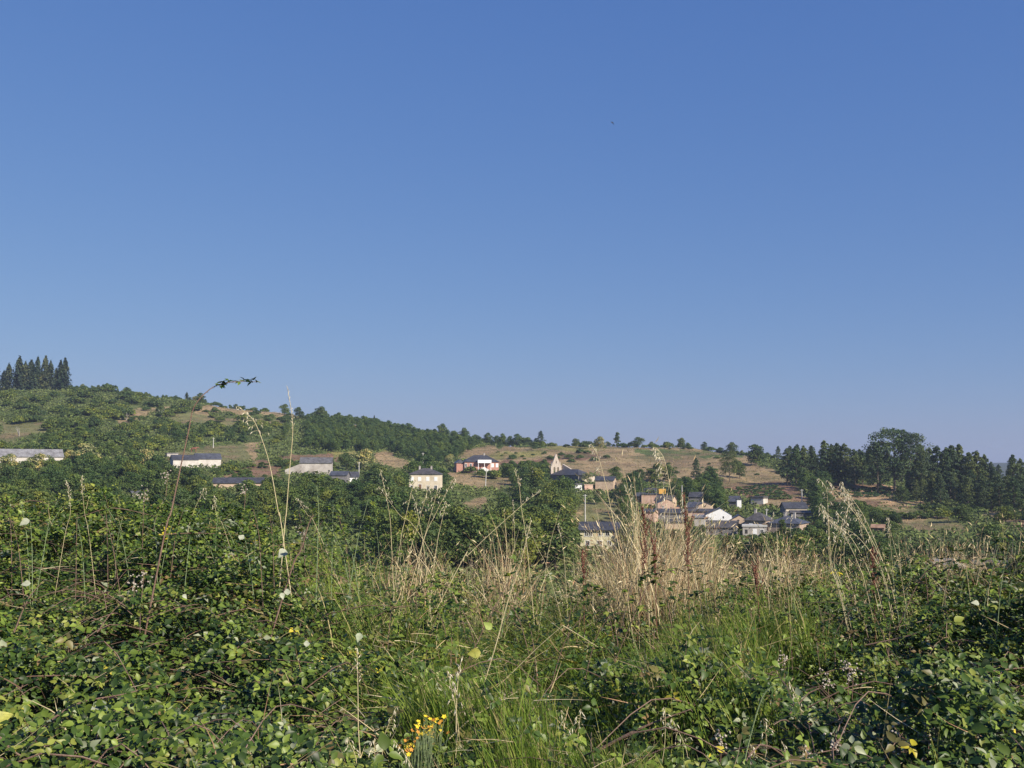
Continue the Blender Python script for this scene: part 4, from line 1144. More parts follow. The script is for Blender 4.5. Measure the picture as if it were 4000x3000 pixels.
# the pine wood on the right, tree by tree
PTOP = [(3075, 1755), (3110, 1748), (3140, 1752), (3180, 1765), (3222, 1728), (3250, 1742), (3275, 1740), (3300, 1738), (3340, 1762), (3370, 1768), (3400, 1765),
        (3430, 1740), (3600, 1748), (3635, 1760), (3665, 1756), (3700, 1762), (3720, 1755), (3752, 1752), (3790, 1782), (3820, 1775), (3850, 1790), (3885, 1838), (3960, 1792), (3990, 1806), (4030, 1800), (4070, 1805)]
def PLAB(px, top):
    i = [q[0] for q in PTOP].index(px) + 1
    side = 'left' if px < 3430 else 'right'
    L_ = [q for q in PTOP if (q[0] < 3430) == (px < 3430)]
    k = [q[0] for q in L_].index(px) + 1
    ordw = ['first', 'second', 'third', 'fourth', 'fifth', 'sixth', 'seventh', 'eighth', 'ninth', 'tenth', 'eleventh', 'twelfth', 'thirteenth', 'fourteenth', 'fifteenth'][k - 1]
    return f'{ordw} pine top from the left in the row {side} of the tallest pines'
for px, top in PTOP:
    foot = 1895 if px < 3420 else 1930 if px < 3640 else 1950
    if px in (3885,): foot = 1960
    tree_px(P_pine, px, foot, top, 'pine_tree', PLAB(px, top), 'pine', 'pines of the right wood with tops against the sky', wide=random.uniform(.85, 1.15))
pw = [(3060, 1850), (3225, 1868), (3300, 1884), (3500, 1888), (3535, 1960), (3640, 2000), (3780, 2025), (3900, 2030), (4090, 2020), (4090, 1900), (3860, 1895), (3700, 1860), (3540, 1840), (3300, 1820), (3100, 1810)]
scatter(pw, 130, P_pine, (9, 14.5), 'pine_tree', 'dark pine inside the dense wood on the right slope', 'pine', 'pines inside the right wood', (.9, 1.3), 12, 1.0)

# left hill scrub
scatter([(0, 1560), (60, 1530), (300, 1520), (520, 1535), (900, 1600), (1150, 1640), (1180, 1750), (1000, 1735), (640, 1762), (500, 1790), (0, 1765)], 150, P_bush, (3.4, 7.8),
        'bush', 'rounded bush among many on the open left hillside', 'bush', 'bushes on the left hillside', (.9, 1.4), 17, .30)
scatter([(0, 1600), (200, 1640), (560, 1680), (900, 1690), (1180, 1680), (1180, 1750), (1000, 1735), (640, 1762), (500, 1790), (0, 1765)], 26, P_oak, (5, 8),
        'tree', 'small dark oak on the lower left hillside', 'tree', 'small oaks on the lower left hillside', (.9, 1.3), 18, .0)
scatter([(270, 1520), (520, 1530), (800, 1575), (1080, 1612), (1080, 1605), (800, 1560), (520, 1512), (270, 1505)], 75, P_bush + P_chest + P_oak, (1.8, 5.2),
        'bush', 'bush along the crest of the left hill', 'bush', 'bushes along the left crest', (.8, 1.6), 7, .3)
# middle wood
scatter([(1190, 1690), (1195, 1650), (1300, 1640), (1500, 1655), (1700, 1705), (1900, 1745), (2130, 1748), (2100, 1760), (1850, 1755), (1780, 1800), (1700, 1815), (1500, 1775), (1300, 1770), (1180, 1750)], 420, P_oak, (4.5, 8.5),
        'tree', 'tree packed in the green wood on the middle slope', 'tree', 'trees of the middle wood', (.8, 1.2), 8, .05)
scatter([(1220, 1632), (1500, 1640), (1700, 1692), (1900, 1738), (2130, 1744), (2130, 1740), (1900, 1728), (1700, 1680), (1500, 1628), (1220, 1620)], 90, P_oak + P_tall, (3, 8),
        'tree', 'tree along the top edge of the middle wood against the sky', 'tree', 'trees on the crest of the middle wood', (.7, 1.3), 6, .3)
# crest bushes on the dry hill and beyond
scatter([(2130, 1746), (2400, 1748), (2900, 1762), (3100, 1800), (3100, 1790), (2900, 1750), (2400, 1738), (2130, 1738)], 85, P_bush + P_oak, (1.2, 4.6), 'bush', 'low bush along the crest of the dry hill', 'bush', 'bushes on the dry crest', (.8, 2.0), 7, .7)
scatter([(1780, 1722), (1900, 1736), (2130, 1748), (2130, 1740), (1900, 1728), (1780, 1712)], 34, P_oak + P_bush, (2, 6), 'bush', 'x', 'bush', 'x', (.9, 1.8), 7, 1)
scatter([(2450, 1765), (2900, 1780), (3050, 1860), (2700, 1870), (2450, 1850)], 14, P_bush, (1.0, 2.2), 'bush', 'x', 'bush', 'x', (1, 1.6), 22, 1)
scatter([(1900, 1755), (2130, 1765), (2130, 1800), (1900, 1795)], 10, P_bush, (1.2, 2.6), 'bush', 'x', 'bush', 'x', (1, 1.6), 16, 1)
scatter([(480, 1600), (1180, 1600), (1180, 1650), (480, 1665)], 22, P_bush, (1.6, 4.5), 'bush', 'x', 'bush', 'x', (1, 1.6), 16, 1)
scatter([(830, 1830), (1110, 1815), (1110, 1872), (840, 1880)], 34, P_bush, (1.2, 3.2), 'bush', 'x', 'bush', 'x', (1, 1.6), 16, 1)
scatter([(2130, 1770), (2360, 1770), (2380, 1800), (2140, 1815)], 10, P_bush, (2.5, 4.0), 'bush', 'bush on the dry slope above the church roof', 'bush', 'bushes above the church', (1, 1.4), 22, 1)
scatter([(1980, 1790), (2140, 1790), (2140, 1840), (1990, 1845)], 6, P_bush, (2.0, 3.5), 'bush', 'bush on the dry slope left of the church', 'bush', 'bushes left of the church', (1, 1.4), 22, 1)
# valley belts
scatter([(0, 1850), (620, 1850), (900, 1890), (1300, 1880), (1560, 1900), (1600, 2000), (1500, 2080), (900, 2080), (0, 2080)], 160, P_oak, (6.5, 10.5),
        'tree', 'tree in the dark belt behind the left brambles', 'tree', 'trees of the left valley belt', (.95, 1.3), 20, .1)
scatter([(0, 1830), (1300, 1870), (1300, 1830), (1000, 1790), (620, 1810)], 40, P_bush, (2.5, 4.5), 'bush', 'bush around the left barns', 'bush', 'bushes around the left barns', (1, 1.4), 18, .25)
scatter([(1420, 1850), (1600, 1840), (1740, 1870), (1900, 1930), (2130, 1900), (2180, 1960), (2240, 2010), (2200, 2060), (2250, 2240), (1500, 2240), (1450, 2000)], 120, P_oak, (7.5, 12),
        'tree', 'tree in the deep green valley below the brick house', 'tree', 'trees of the middle valley', (.95, 1.3), 22, .05)
scatter([(1940, 1850), (2130, 1850), (2130, 1900), (1960, 1900)], 16, P_oak, (5, 8), 'tree', 'green tree between the brick house and the church', 'tree', 'trees between brick house and church', (.95, 1.3), 18, .1)
scatter([(2240, 1915), (2500, 1915), (2500, 1990), (2300, 1975)], 20, P_oak, (6, 9), 'tree', 'dark tree between the church and the village', 'tree', 'trees between church and village', (.95, 1.3), 18, .2)
scatter([(2420, 2000), (2520, 2010), (2530, 2240), (2240, 2240), (2250, 2140), (2420, 2130)], 30, P_oak, (6, 9), 'tree', 'tree beside and below the yellow house', 'tree', 'trees around the yellow house', (.95, 1.3), 20, .1)
scatter([(2640, 1905), (2840, 1915), (3000, 1965), (3060, 1990), (3040, 2020), (2900, 2005), (2640, 1975)], 46, P_oak, (4.5, 7.5), 'tree', 'tree between the village roofs and the vineyard', 'tree', 'trees behind the village', (.95, 1.35), 15, .1)
scatter([(3120, 1880), (3230, 1900), (3240, 2010), (3200, 2060), (3150, 1990)], 22, P_oak, (5, 8), 'tree', 'tree on the strip between the two vineyards', 'tree', 'trees between the vineyards', (.95, 1.3), 16, .1)
scatter([(2500, 2090), (3100, 2100), (3400, 2100), (3400, 2240), (2500, 2240)], 50, P_oak, (5, 8), 'tree', 'tree below the village, seen through the dry grass', 'tree', 'trees below the village', (.95, 1.3), 24, .1)
scatter([(3240, 1995), (3400, 1995), (3500, 2060), (3620, 2100), (3820, 2090), (4060, 2080), (4060, 2250), (3300, 2250), (3240, 2080)], 85, P_oak, (3.6, 6.5), 'tree', 'tree on the lower right slope under the pine wood', 'tree', 'trees of the lower right slope', (1.0, 1.4), 22, .1)
scatter([(3350, 1990), (3640, 1990), (3900, 2000), (4060, 2000), (4060, 2090), (3700, 2090), (3480, 2070)], 42, P_bush, (2.2, 4.0), 'bush', 'bush on the meadow under the pine wood', 'bush', 'bushes under the pine wood', (1, 1.5), 24, .35)

# the 300 largest of each kind stand alone, the remainder is one mass of far woodland
def settle():
    hand = {}
    for o in C.objects:
        if o.parent is None and 'category' in o: hand[o.name.split('.')[0]] = hand.get(o.name.split('.')[0], 0) + 1
    rest = []
    for nm in ('tree', 'bush', 'pine_tree'):
        L = sorted([p for p in PEND if p[0] == nm], key=lambda p: -p[1])
        room = 295 - hand.get(nm, 0)
        for (n_, hp, protos, pos, h, lb, cat, gp, wd) in L[:room]: plant(protos, pos, h, n_, lb, cat, gp, wd)
        rest += L[room:]
    if rest:
        Vs, Fs, off = [], [], 0
        for (n_, hp, protos, pos, h, lb, cat, gp, wd) in rest:
            cm, tm, H = random.choice(protos); s_ = h / H
            nv = len(cm.vertices); v = np.empty(nv * 3, np.float32); cm.vertices.foreach_get('co', v); v = v.reshape(-1, 3)
            nf = len(cm.polygons); f = np.empty(nf * 4, np.int32); cm.polygons[0]; cm.loops.foreach_get('vertex_index', f)
            a_ = random.uniform(0, 2 * PI); c_, d_ = math.cos(a_), math.sin(a_)
            x = (v[:, 0] * c_ - v[:, 1] * d_) * s_ * wd + pos[0]; y = (v[:, 0] * d_ + v[:, 1] * c_) * s_ * wd + pos[1]; z = v[:, 2] * s_ + pos[2]
            Vs.append(np.stack([x, y, z], 1)); Fs.append(f.reshape(-1, 4) + off); off += nv
        me = np_mesh('woodland', np.concatenate(Vs), [np.concatenate(Fs)], [M['oak']])
        tag(link('woodland', me), 'far green woodland of small crowns filling in between the nearer trees', 'woodland', kind='stuff')
settle()

# vines in rows
def vineyard(poly, rows, step, label, group):
    xs = [p[0] for p in poly]
    n = 0
    for row in rows:
        px = min(xs) + random.uniform(0, step)
        while px < max(xs):
            q = (px + random.uniform(-3, 3), row + random.uniform(-1.2, 1.2))
            if poly_in(poly, np.array([q[0]]), np.array([q[1]]))[0] and random.random() < .9:
                pos, r = on_land(*q)
                plant(P_vine, pos, random.uniform(.9, 1.4), 'vine', label, 'vine', group, random.uniform(1.2, 1.7)); n += 1
            px += step * random.uniform(.8, 1.2)
vineyard([(2830, 1915), (2900, 1902), (3040, 1896), (3070, 1925), (3090, 1952), (3000, 1955), (2880, 1930)], [1900, 1906, 1912, 1918, 1924, 1930, 1937, 1944, 1951], 15, 'leafy vine in the brown soil vineyard above the village', 'vines of the vineyard above the village')
vineyard([(3245, 1908), (3480, 1904), (3495, 1940), (3440, 1948), (3270, 1946)], [1907, 1912, 1917, 1923, 1929, 1935, 1942], 15, 'small vine on the orange soil plot before the pine wood', 'vines of the orange plot')

# bleached dead shrubs on the left hill
def dead(px, foot, top, label):
    pos, r = on_land(px, foot); H = (foot - top) / F * r
    mb = MB(); rs = random.Random(int(px))
    for k in range(7):
        a_ = rs.uniform(0, 2 * PI); q = rs.uniform(.2, .45) * H
        mb.tube([(0, 0, -.3), (math.cos(a_) * q * .4, math.sin(a_) * q * .4, H * .45), (math.cos(a_) * q, math.sin(a_) * q, H * rs.uniform(.75, 1))], [.16, .1, .03], 4)
    tag(mb.build('dead_tree', M['pale_bark'], None, pos), label, 'dead tree')
dead(492, 1642, 1612, 'bleached bare shrub on the dry patch of the left hill')
dead(628, 1632, 1598, 'bleached bare shrub right of centre of the left dry patch')
dead(75, 1705, 1668, 'pale leafless bush on the meadow above the long barn')

# ------------------------------------------------------------------ the horse on the pasture
def horse():
    pos, r = on_land(758, 1768)
    root = empty('horse', pos, math.radians(0))
    tag(root, 'reddish brown horse standing on the pasture above the joined barns', 'horse')
    k = 1.75
    J = {  # joints: side view along +x, head to the right
        'pelvis': (-.62, 0, 1.28, .27), 'belly': (-.1, 0, 1.22, .31), 'chest': (.45, 0, 1.25, .30), 'withers': (.62, 0, 1.38, .22),
        'neck': (.98, 0, 1.40, .17), 'poll': (1.30, 0, 1.46, .13), 'nose': (1.60, 0, 1.08, .07), 'cheek': (1.42, 0, 1.30, .11), 'rump': (-.85, 0, 1.26, .20)}
    E = [('pelvis', 'belly'), ('belly', 'chest'), ('chest', 'withers'), ('withers', 'neck'), ('neck', 'poll'), ('poll', 'cheek'), ('cheek', 'nose'), ('pelvis', 'rump')]
    for s, n in ((-1, 'l'), (1, 'r')):
        J['fe' + n] = (.52, s * .17, .92, .12); J['fk' + n] = (.55, s * .17, .50, .065); J['ff' + n] = (.54, s * .17, .16, .045); J['fh' + n] = (.60, s * .17, .03, .06)
        E += [('chest', 'fe' + n), ('fe' + n, 'fk' + n), ('fk' + n, 'ff' + n), ('ff' + n, 'fh' + n)]
        J['hs' + n] = (-.58, s * .18, .95, .16); J['hk' + n] = (-.82, s * .18, .56, .075); J['hf' + n] = (-.76, s * .18, .16, .05); J['hh' + n] = (-.70, s * .18, .03, .06)
        E += [('pelvis', 'hs' + n), ('hs' + n, 'hk' + n), ('hk' + n, 'hf' + n), ('hf' + n, 'hh' + n)]
    names = list(J)
    me = bpy.data.meshes.new('body')
    me.from_pydata([tuple(c * k for c in J[n][:3]) for n in names], [(names.index(a_), names.index(b_)) for a_, b_ in E], [])
    o = link('body', me, root)
    sk = o.modifiers.new('skin', 'SKIN'); sk.use_smooth_shade = True
    for i, n in enumerate(names):
        v = me.skin_vertices[0].data[i]; v.radius = (J[n][3] * k, J[n][3] * k); v.use_root = (n == 'pelvis')
    sb = o.modifiers.new('sub', 'SUBSURF'); sb.levels = sb.render_levels = 1
    bpy.context.view_layer.update()
    me2 = bpy.data.meshes.new_from_object(o.evaluated_get(bpy.context.evaluated_depsgraph_get()))
    o.modifiers.clear(); o.data = me2
    me2.materials.clear(); me2.materials.append(M['horse'])
    MB().tube([(-1.0 * k, 0, 1.35 * k), (-1.16 * k, 0, 1.15 * k), (-1.18 * k, 0, .6 * k)], [.05 * k, .09 * k, .03 * k], 6).build('tail', M['mane'], root)
    mn = MB()
    mn.hexa([(.62 * k, -.04 * k, 1.50 * k), (1.3 * k, -.04 * k, 1.52 * k), (1.3 * k, .04 * k, 1.52 * k), (.62 * k, .04 * k, 1.50 * k),
             (.66 * k, -.02 * k, 1.60 * k), (1.26 * k, -.02 * k, 1.64 * k), (1.26 * k, .02 * k, 1.64 * k), (.66 * k, .02 * k, 1.60 * k)])
    mn.build('mane', M['mane'], root)
    for s in (-1, 1):
        MB().add([(1.28 * k, s * .06 * k, 1.55 * k), (1.35 * k, s * .03 * k, 1.56 * k), (1.34 * k, s * .10 * k, 1.55 * k), (1.32 * k, s * .07 * k, 1.72 * k)], [(0, 1, 3), (1, 2, 3), (2, 0, 3), (0, 2, 1)]).build('ear', M['horse'], root)
horse()

# ------------------------------------------------------------------ bird high in the sky
def bird():
    p = at(2392, 479, 60.0)
    root = empty('bird', p, 0); tag(root, 'tiny dark bird flying alone in the blue sky', 'bird')
    u = 60 / F
    MB().tube([(-6 * u, 0, 4 * u), (-3 * u, 0, 2.6 * u), (2.5 * u, 0, -.6 * u), (5 * u, 0, -2.2 * u)], [.3 * u, 1.3 * u, 1.4 * u, .35 * u], 8).build('body', M['bird'], root, smooth=True)
    MB().add([(-3 * u, 0, 2.2 * u), (0, 0, .6 * u), (-3.5 * u, -.12, -5 * u), (-4.2 * u, -.1, -4.2 * u), (-3 * u, .02, 2.5 * u), (0, .02, .9 * u), (-3.5 * u, -.10, -4.8 * u), (-4.2 * u, -.08, -4.0 * u)],
             [(0, 1, 2, 3), (7, 6, 5, 4), (0, 4, 5, 1), (1, 5, 6, 2), (2, 6, 7, 3), (3, 7, 4, 0)]).build('wing', M['bird'], root)
    MB().add([(-1 * u, 0.02, 1.6 * u), (2 * u, 0.02, .3 * u), (10 * u, .35, -1 * u), (8 * u, .35, -.2 * u), (-1 * u, .05, 1.9 * u), (2 * u, .05, .6 * u), (10 * u, .37, -.8 * u), (8 * u, .37, 0)],
             [(0, 1, 2, 3), (7, 6, 5, 4), (0, 4, 5, 1), (1, 5, 6, 2), (2, 6, 7, 3), (3, 7, 4, 0)]).build('wing', M['bird'], root)
bird()

# ------------------------------------------------------------------ growth on the far land (uncountable)
def land_growth():
    n = 90000
    px = rng.uniform(-150, 4150, n)
    r = np.sqrt(rng.uniform(110 ** 2, 960 ** 2, n))
    az = ray(px, HOR)[0]
    x, y = r * np.sin(az), r * np.cos(az); z = ground(x, y)
    ppx, prow = proj(x, y, z)
    cl = land_class(ppx, prow)
    pal = np.array([p[0] for p in PATCH] + [GREEN])
    dry = cl >= 0
    keep = (~dry) | (rng.random(n) < .75)
    nz = fbm(x / 12, y / 12, 71, 3)
    hgt = np.where(dry, rng.uniform(.15, .5, n), rng.uniform(.6, 2.2, n) * (.4 + nz))
    col = np.where(dry[:, None], np.where((rng.random(n) < .3)[:, None], np.array([.10, .115, .045]), pal[cl]) * rng.uniform(.7, 1.4, n)[:, None], np.stack([.045 + .13 * nz, .085 + .12 * nz, .028 + .04 * nz], 1) * rng.uniform(.7, 1.3, n)[:, None])
    x, y, z, hgt, col = x[keep], y[keep], z[keep], hgt[keep], col[keep]
    m = len(x)
    Cs, cc, ss = [], [], []
    for k in range(4):
        Cs.append(np.stack([x + rng.normal(0, .6, m) * hgt, y + rng.normal(0, .6, m) * hgt, z + hgt * rng.uniform(.2, .8, m)], 1)); cc.append(col * rng.uniform(.8, 1.2, m)[:, None]); ss.append(np.clip(hgt * .8, .35, 1.1))
    Cs = np.concatenate(Cs); cc = np.concatenate(cc); ss = np.concatenate(ss)
    nn = rand_dir(len(Cs)) * .7 + np.array([0, -.2, .8]); nn /= np.linalg.norm(nn, axis=1)[:, None]
    V, f = cards(Cs, nn, ss, 1.3)
    me = np_mesh('undergrowth', V, [f], [M['tuft']], False, np.repeat(cc, 4, 0))
    tag(link('undergrowth', me), 'low scrub, fern and dry grass covering the far hillside', 'undergrowth', kind='stuff')
land_growth()

# ------------------------------------------------------------------ near bank: brambles and grasses
def dens_bramble(px, row):
    """share of bramble cover at a pixel of the near bank"""
    left = np.clip((1330 + (row - 2150) * .42 - px) / 260, 0, 1)
    right = np.clip((px - (3180 - (row - 2300) * .95)) / 300, 0, 1)
    mid = .20 + .30 * (fbm(px / 160, row / 110, 91, 2) > .56)
    right2 = np.where((px > 2350) & (row < 2620), .30, 0) + np.where(row < 2330, .12, 0)
    return np.clip(np.maximum(np.maximum(left, right), np.maximum(mid, right2)), 0, 1)

def bank_points(n, rmin, rmax, pad=420, dense=.80):
    px = rng.uniform(-pad, 4000 + pad, n)
    r = rmin + (rmax - rmin) * rng.random(n) ** dense
    az = ray(px, 2400)[0]
    x, y = r * np.sin(az), r * np.cos(az)
    z = canopy(x, y)
    ppx, prow = proj(x, y, z)
    return x, y, z, r, ppx, prow

LEAFPAL = np.array([(0.022, 0.044, 0.009), (0.048, 0.088, 0.015), (0.100, 0.150, 0.023), (0.160, 0.220, 0.036), (0.20, 0.23, 0.045), (0.42, 0.36, 0.03), (0.26, 0.29, 0.19), (0.17, 0.115, 0.05), (0.12, 0.11, 0.035)])
LEAFW = np.array([.20, .30, .24, .12, .050, .005, .025, .012, .035]); LEAFW = LEAFW / LEAFW.sum()

def leaves_mesh(P, D, Nn, L, W, col, detail):
    """P base, D direction, Nn leaf normal (all n,3)"""
    side = np.cross(D, Nn); side /= np.linalg.norm(side, axis=1)[:, None] + 1e-9
    Nn = np.cross(side, D)
    n = len(P); L = L[:, None]; W = W[:, None]
    if detail:
        prof = [(0.0, .04), (.15, .36), (.40, .50), (.76, .23)]
        rows_ = []
        for t, hw in prof:
            c = P + D * L * t - Nn * L * (.22 * t * t)
            rows_ += [c - side * W * hw + Nn * W * hw * .35, c, c + side * W * hw + Nn * W * hw * .35]
        rows_.append(P + D * L - Nn * L * .24)
        V = np.stack(rows_, 1).reshape(-1, 3)
        o = np.arange(n)[:, None] * 13
        q = []
        for k in range(3):
            a_ = k * 3
            q.append(o + np.array([a_, a_ + 1, a_ + 4, a_ + 3])); q.append(o + np.array([a_ + 1, a_ + 2, a_ + 5, a_ + 4]))
        t = [o + np.array([9, 10, 12]), o + np.array([10, 11, 12])]
        return V, [np.concatenate(q), np.concatenate(t)], np.repeat(col, 13, 0)
    V = np.stack([P, P + D * L * .42 - side * W * .5 + Nn * W * .16, P + D * L - Nn * L * .15, P + D * L * .42 + side * W * .5 + Nn * W * .16], 1).reshape(-1, 3)
    o = np.arange(n)[:, None] * 4
    return V, [np.concatenate([o + np.array([0, 1, 2]), o + np.array([0, 2, 3])])], np.repeat(col, 4, 0)

def bramble_cover(name, label, pxlo, pxhi, n):
    x, y, z, r, ppx, prow = bank_points(n, 2.9, 15.5)
    keep = (ppx >= pxlo) & (ppx < pxhi) & (rng.random(n) < dens_bramble(ppx, prow) * np.clip((fbm(x * 2.1, y * 2.1, 97, 3) - .30) * 4.6, .16, 1))
    # fewer, as the dry grass takes over at the back centre
    x, y, z, r = x[keep], y[keep], z[keep], r[keep]; ppx = ppx[keep]; prow = prow[keep]
    m = len(x)
    dep = np.minimum(rng.exponential(.16, m), .55)
    up = rng.random(m) < .05
    z = z - dep + np.where(up, rng.uniform(0, .16, m), 0)
    # leaf normal: mostly up, tilted toward the light side and at random
    base_n = rand_dir(m) * .52 + np.stack([np.full(m, .14), -.20 - .38 * np.clip((7.5 - r) / 3, 0, 1), np.full(m, .82)], 1); base_n /= np.linalg.norm(base_n, axis=1)[:, None]
    Cc = np.stack([x, y, z], 1)
    ang = rng.uniform(0, 2 * PI, m)
    t = np.cross(base_n, rand_dir(m)); t /= np.linalg.norm(t, axis=1)[:, None]
    b = np.cross(base_n, t)
    size = rng.uniform(.024, .052, m) * np.clip(.76 + .24 * (r - 3.5) / 4.0, .76, 1.0) * np.where(rng.random(m) < .05, 1.3, 1)
    ci = rng.choice(len(LEAFPAL), m, p=LEAFW)
    # yellowish shoots gather in clumps
    cl = fbm(x * 1.7, y * 1.7, 77, 2)
    ci = np.where((cl > .70) & (rng.random(m) < .30), 4, ci)
    col0 = LEAFPAL[ci]
    outV, outF, outC = [], [], []; off = 0
    for k in range(5):
        sel = np.ones(m, bool) if k < 3 else rng.random(m) < .3
        a_ = k * 2 * PI / (3 if k < 3 else 5) + (0 if k < 3 else .5)
        D = t * math.cos(a_) + b * math.sin(a_) + rand_dir(m) * .22
        D /= np.linalg.norm(D, axis=1)[:, None]
        nn = base_n + rand_dir(m) * .30; nn /= np.linalg.norm(nn, axis=1)[:, None]
        L = size * rng.uniform(.92, 1.32, m) * (1.12 if k == 0 else .95); Wd = L * rng.uniform(.52, .72, m)
        P = Cc + D * size[:, None] * .22
        col = col0 * rng.uniform(.85, 1.18, (m, 1))
        for det in (True, False):
            s = sel & ((r < 7.2) == det)
            if s.sum() == 0: continue
            V, Fs, cc = leaves_mesh(P[s], D[s], nn[s], L[s], Wd[s], col[s], det)
            outV.append(V); outF += [f + off for f in Fs]; outC.append(cc); off += len(V)
    qs = [f for f in outF if f.shape[1] == 4]; ts = [f for f in outF if f.shape[1] == 3]
    fl = ([np.concatenate(qs)] if qs else []) + [np.concatenate(ts)]
    me = np_mesh(name, np.concatenate(outV), fl, [M['leaf']], True, np.concatenate(outC))
    tag(link(name, me), label, 'brambles', kind='stuff')

bramble_cover('brambles', 'dense dark green bramble thicket filling the left foreground', -3000, 1750, 125000)
bramble_cover('brambles', 'bramble leaves threaded through the grass and filling the right foreground', 1750, 9000, 130000)

def strips(P, D0, D1, H, Wd, col, seg=4, sideways=None):
    """blades: start direction D0 bending over to D1, height along the blade H"""
    n = len(P)
    fac = rand_dir(n); side = np.cross(D0, fac); side /= np.linalg.norm(side, axis=1)[:, None]
    rows_ = []
    for k in range(seg + 1):
        t = k / seg
        c = P + (D0 * (t - .5 * t * t) + D1 * (.5 * t * t)) * H[:, None]
        wv = Wd[:, None] * (1 - t ** 2.2 * .92) * .5
        rows_ += [c - side * wv, c + side * wv]
    V = np.stack(rows_, 1).reshape(-1, 3)
    o = np.arange(n)[:, None] * (2 * seg + 2)
    q = [o + np.array([2 * k, 2 * k + 1, 2 * k + 3, 2 * k + 2]) for k in range(seg)]
    tip = P + (D0 * .5 + D1 * .5) * H[:, None]
    return V, np.concatenate(q), np.repeat(col, 2 * seg + 2, 0), tip

def unit(v): return v / (np.linalg.norm(v, axis=1)[:, None] + 1e-9)

def grass_cover():
    # green grass, leaning over to the left and towards the viewer
    n = 170000
    x, y, z, r, ppx, prow = bank_points(n, 3.0, 13.5)
    db = dens_bramble(ppx, prow)
    dn = np.clip(1.05 - db, 0, 1) * np.where(ppx < 1000, .12, 1)
    fresh = np.clip((prow - 2330) / 120, .12, 1)
    clump = fbm(x * 1.6, y * 1.6, 55, 2)
    keep = rng.random(n) < dn * fresh * np.clip((clump - .25) * 2.4, .15, 1)
    x, y, z, ppx, prow, r, clump = [a_[keep] for a_ in (x, y, z, ppx, prow, r, clump)]
    m = len(x)
    H = rng.uniform(.26, .62, m) * np.clip(.70 + .30 * (r - 4) / 3, .70, 1)
    P = np.stack([x, y, z - .30], 1)
    lodged = (fbm(x * .9, y * .9, 58, 2) > np.where(prow > 2650, .38, .47)) & (ppx < 2600)
    lean = unit(np.stack([-.5 + rng.normal(0, .5, m), -.6 + rng.normal(0, .4, m), np.zeros(m)], 1))
    D0 = unit(rand_dir(m) * .25 + lean * .15 + np.array([0, 0, 1.]))
    D1 = unit(rand_dir(m) * .35 + lean * np.where(lodged, 1.3, .5)[:, None] + np.array([0, 0, .25]) + np.where(lodged, -.25, .45)[:, None] * np.array([0, 0, 1.]))
    pal = np.array([(.085, .160, .024), (.155, .250, .036), (.24, .32, .055), (.32, .34, .09), (.46, .39, .19)])
    w_ = np.where((prow < 2500)[:, None], [[.12, .25, .28, .2, .15]], [[.2, .33, .27, .12, .08]])
    cum = np.cumsum(w_, 1); u = rng.random(m)[:, None]
    ci = (u > cum).sum(1).clip(0, 4)
    V, f, c, _ = strips(P, D0, D1, H, rng.uniform(.004, .0085, m) * np.clip(.75 + .25 * (r - 4) / 3, .75, 1), pal[ci])
    me = np_mesh('green_grass', V, [f], [M['blade']], False, c)
    tag(link('green_grass', me), 'lush green grass bending over in the middle of the near bank', 'grass', kind='stuff')

    # dry grass at the back edge of the bank
    n = 85000
    px = rng.uniform(1150, 4300, n); r = rng.uniform(9.2, 16.5, n)
    az = ray(px, 2300)[0]; x, y = r * np.sin(az), r * np.cos(az); z = canopy(x, y)
    ppx, prow = proj(x, y, z)
    c1 = np.exp(-((ppx - 2580) / 230) ** 2) * 1.9 + np.exp(-((ppx - 1960) / 130) ** 2) * .5 + np.exp(-((ppx - 3000) / 260) ** 2) * .45 + np.exp(-((ppx - 1620) / 150) ** 2) * .28 + np.exp(-((ppx - 3600) / 420) ** 2) * .40
    cl = fbm(x * 1.7, y * 1.7, 66, 2)
    bk = np.clip((r - 9.6 - 1.4 * (np.abs(ppx - 2560) > 250)) / 2.0, 0, 1)
    keep = rng.random(n) < c1 * bk * np.clip((cl - .44) * 5.5, .06, 1)
    x, y, z, ppx, r, cl = [a_[keep] for a_ in (x, y, z, ppx, r, cl)]
    m = len(x)
    tall = .44 + .74 * np.exp(-((ppx - 2550) / 200) ** 2) + .26 * np.exp(-((ppx - 1960) / 120) ** 2) + .10 * np.exp(-((ppx - 2950) / 200) ** 2)
    H = tall * rng.uniform(.25, 1.15, m) * (.42 + 1.0 * np.clip((cl - .38) * 3.0, 0, 1)) + .20
    P = np.stack([x, y, z - .28], 1)
    D0 = unit(rand_dir(m) * .24 + np.array([0, 0, 1.]))
    D1 = unit(rand_dir(m) * 1.1 + np.array([0, 0, .55]))
    pal = np.array([(.68, .58, .39), (.52, .42, .25), (.38, .29, .17), (.38, .23, .14), (.28, .26, .11)])
    ci = rng.choice(5, m, p=[.22, .27, .24, .13, .14])
    V, f, c, tip = strips(P, D0, D1, H, rng.uniform(.004, .0075, m), pal[ci], 4)
    # seed heads on a third of them
    s = np.nonzero(rng.random(m) < .5)[0]
    dd = unit(D1[s] + rand_dir(len(s)) * .4)
    ln = rng.uniform(.035, .09, len(s))
    V2, F2, c2 = leaves_mesh(tip[s], dd, unit(rand_dir(len(s))), ln, ln * rng.uniform(.12, .22, len(s)), pal[ci[s]] * 1.1, False)
    me = np_mesh('dry_grass', np.concatenate([V, V2]), [f, F2[0] + len(V)], [M['straw']], False, np.concatenate([c, c2]))
    tag(link('dry_grass', me), 'straw coloured dry grass standing along the back of the near bank', 'grass', kind='stuff')

    # fallen straw lying through everything near
    n = 5200
    x, y, z, r, ppx, prow = bank_points(n, 3.2, 12.5)
    keep = rng.random(n) < np.where((ppx > 1300) & (ppx < 3000), .9, .38)
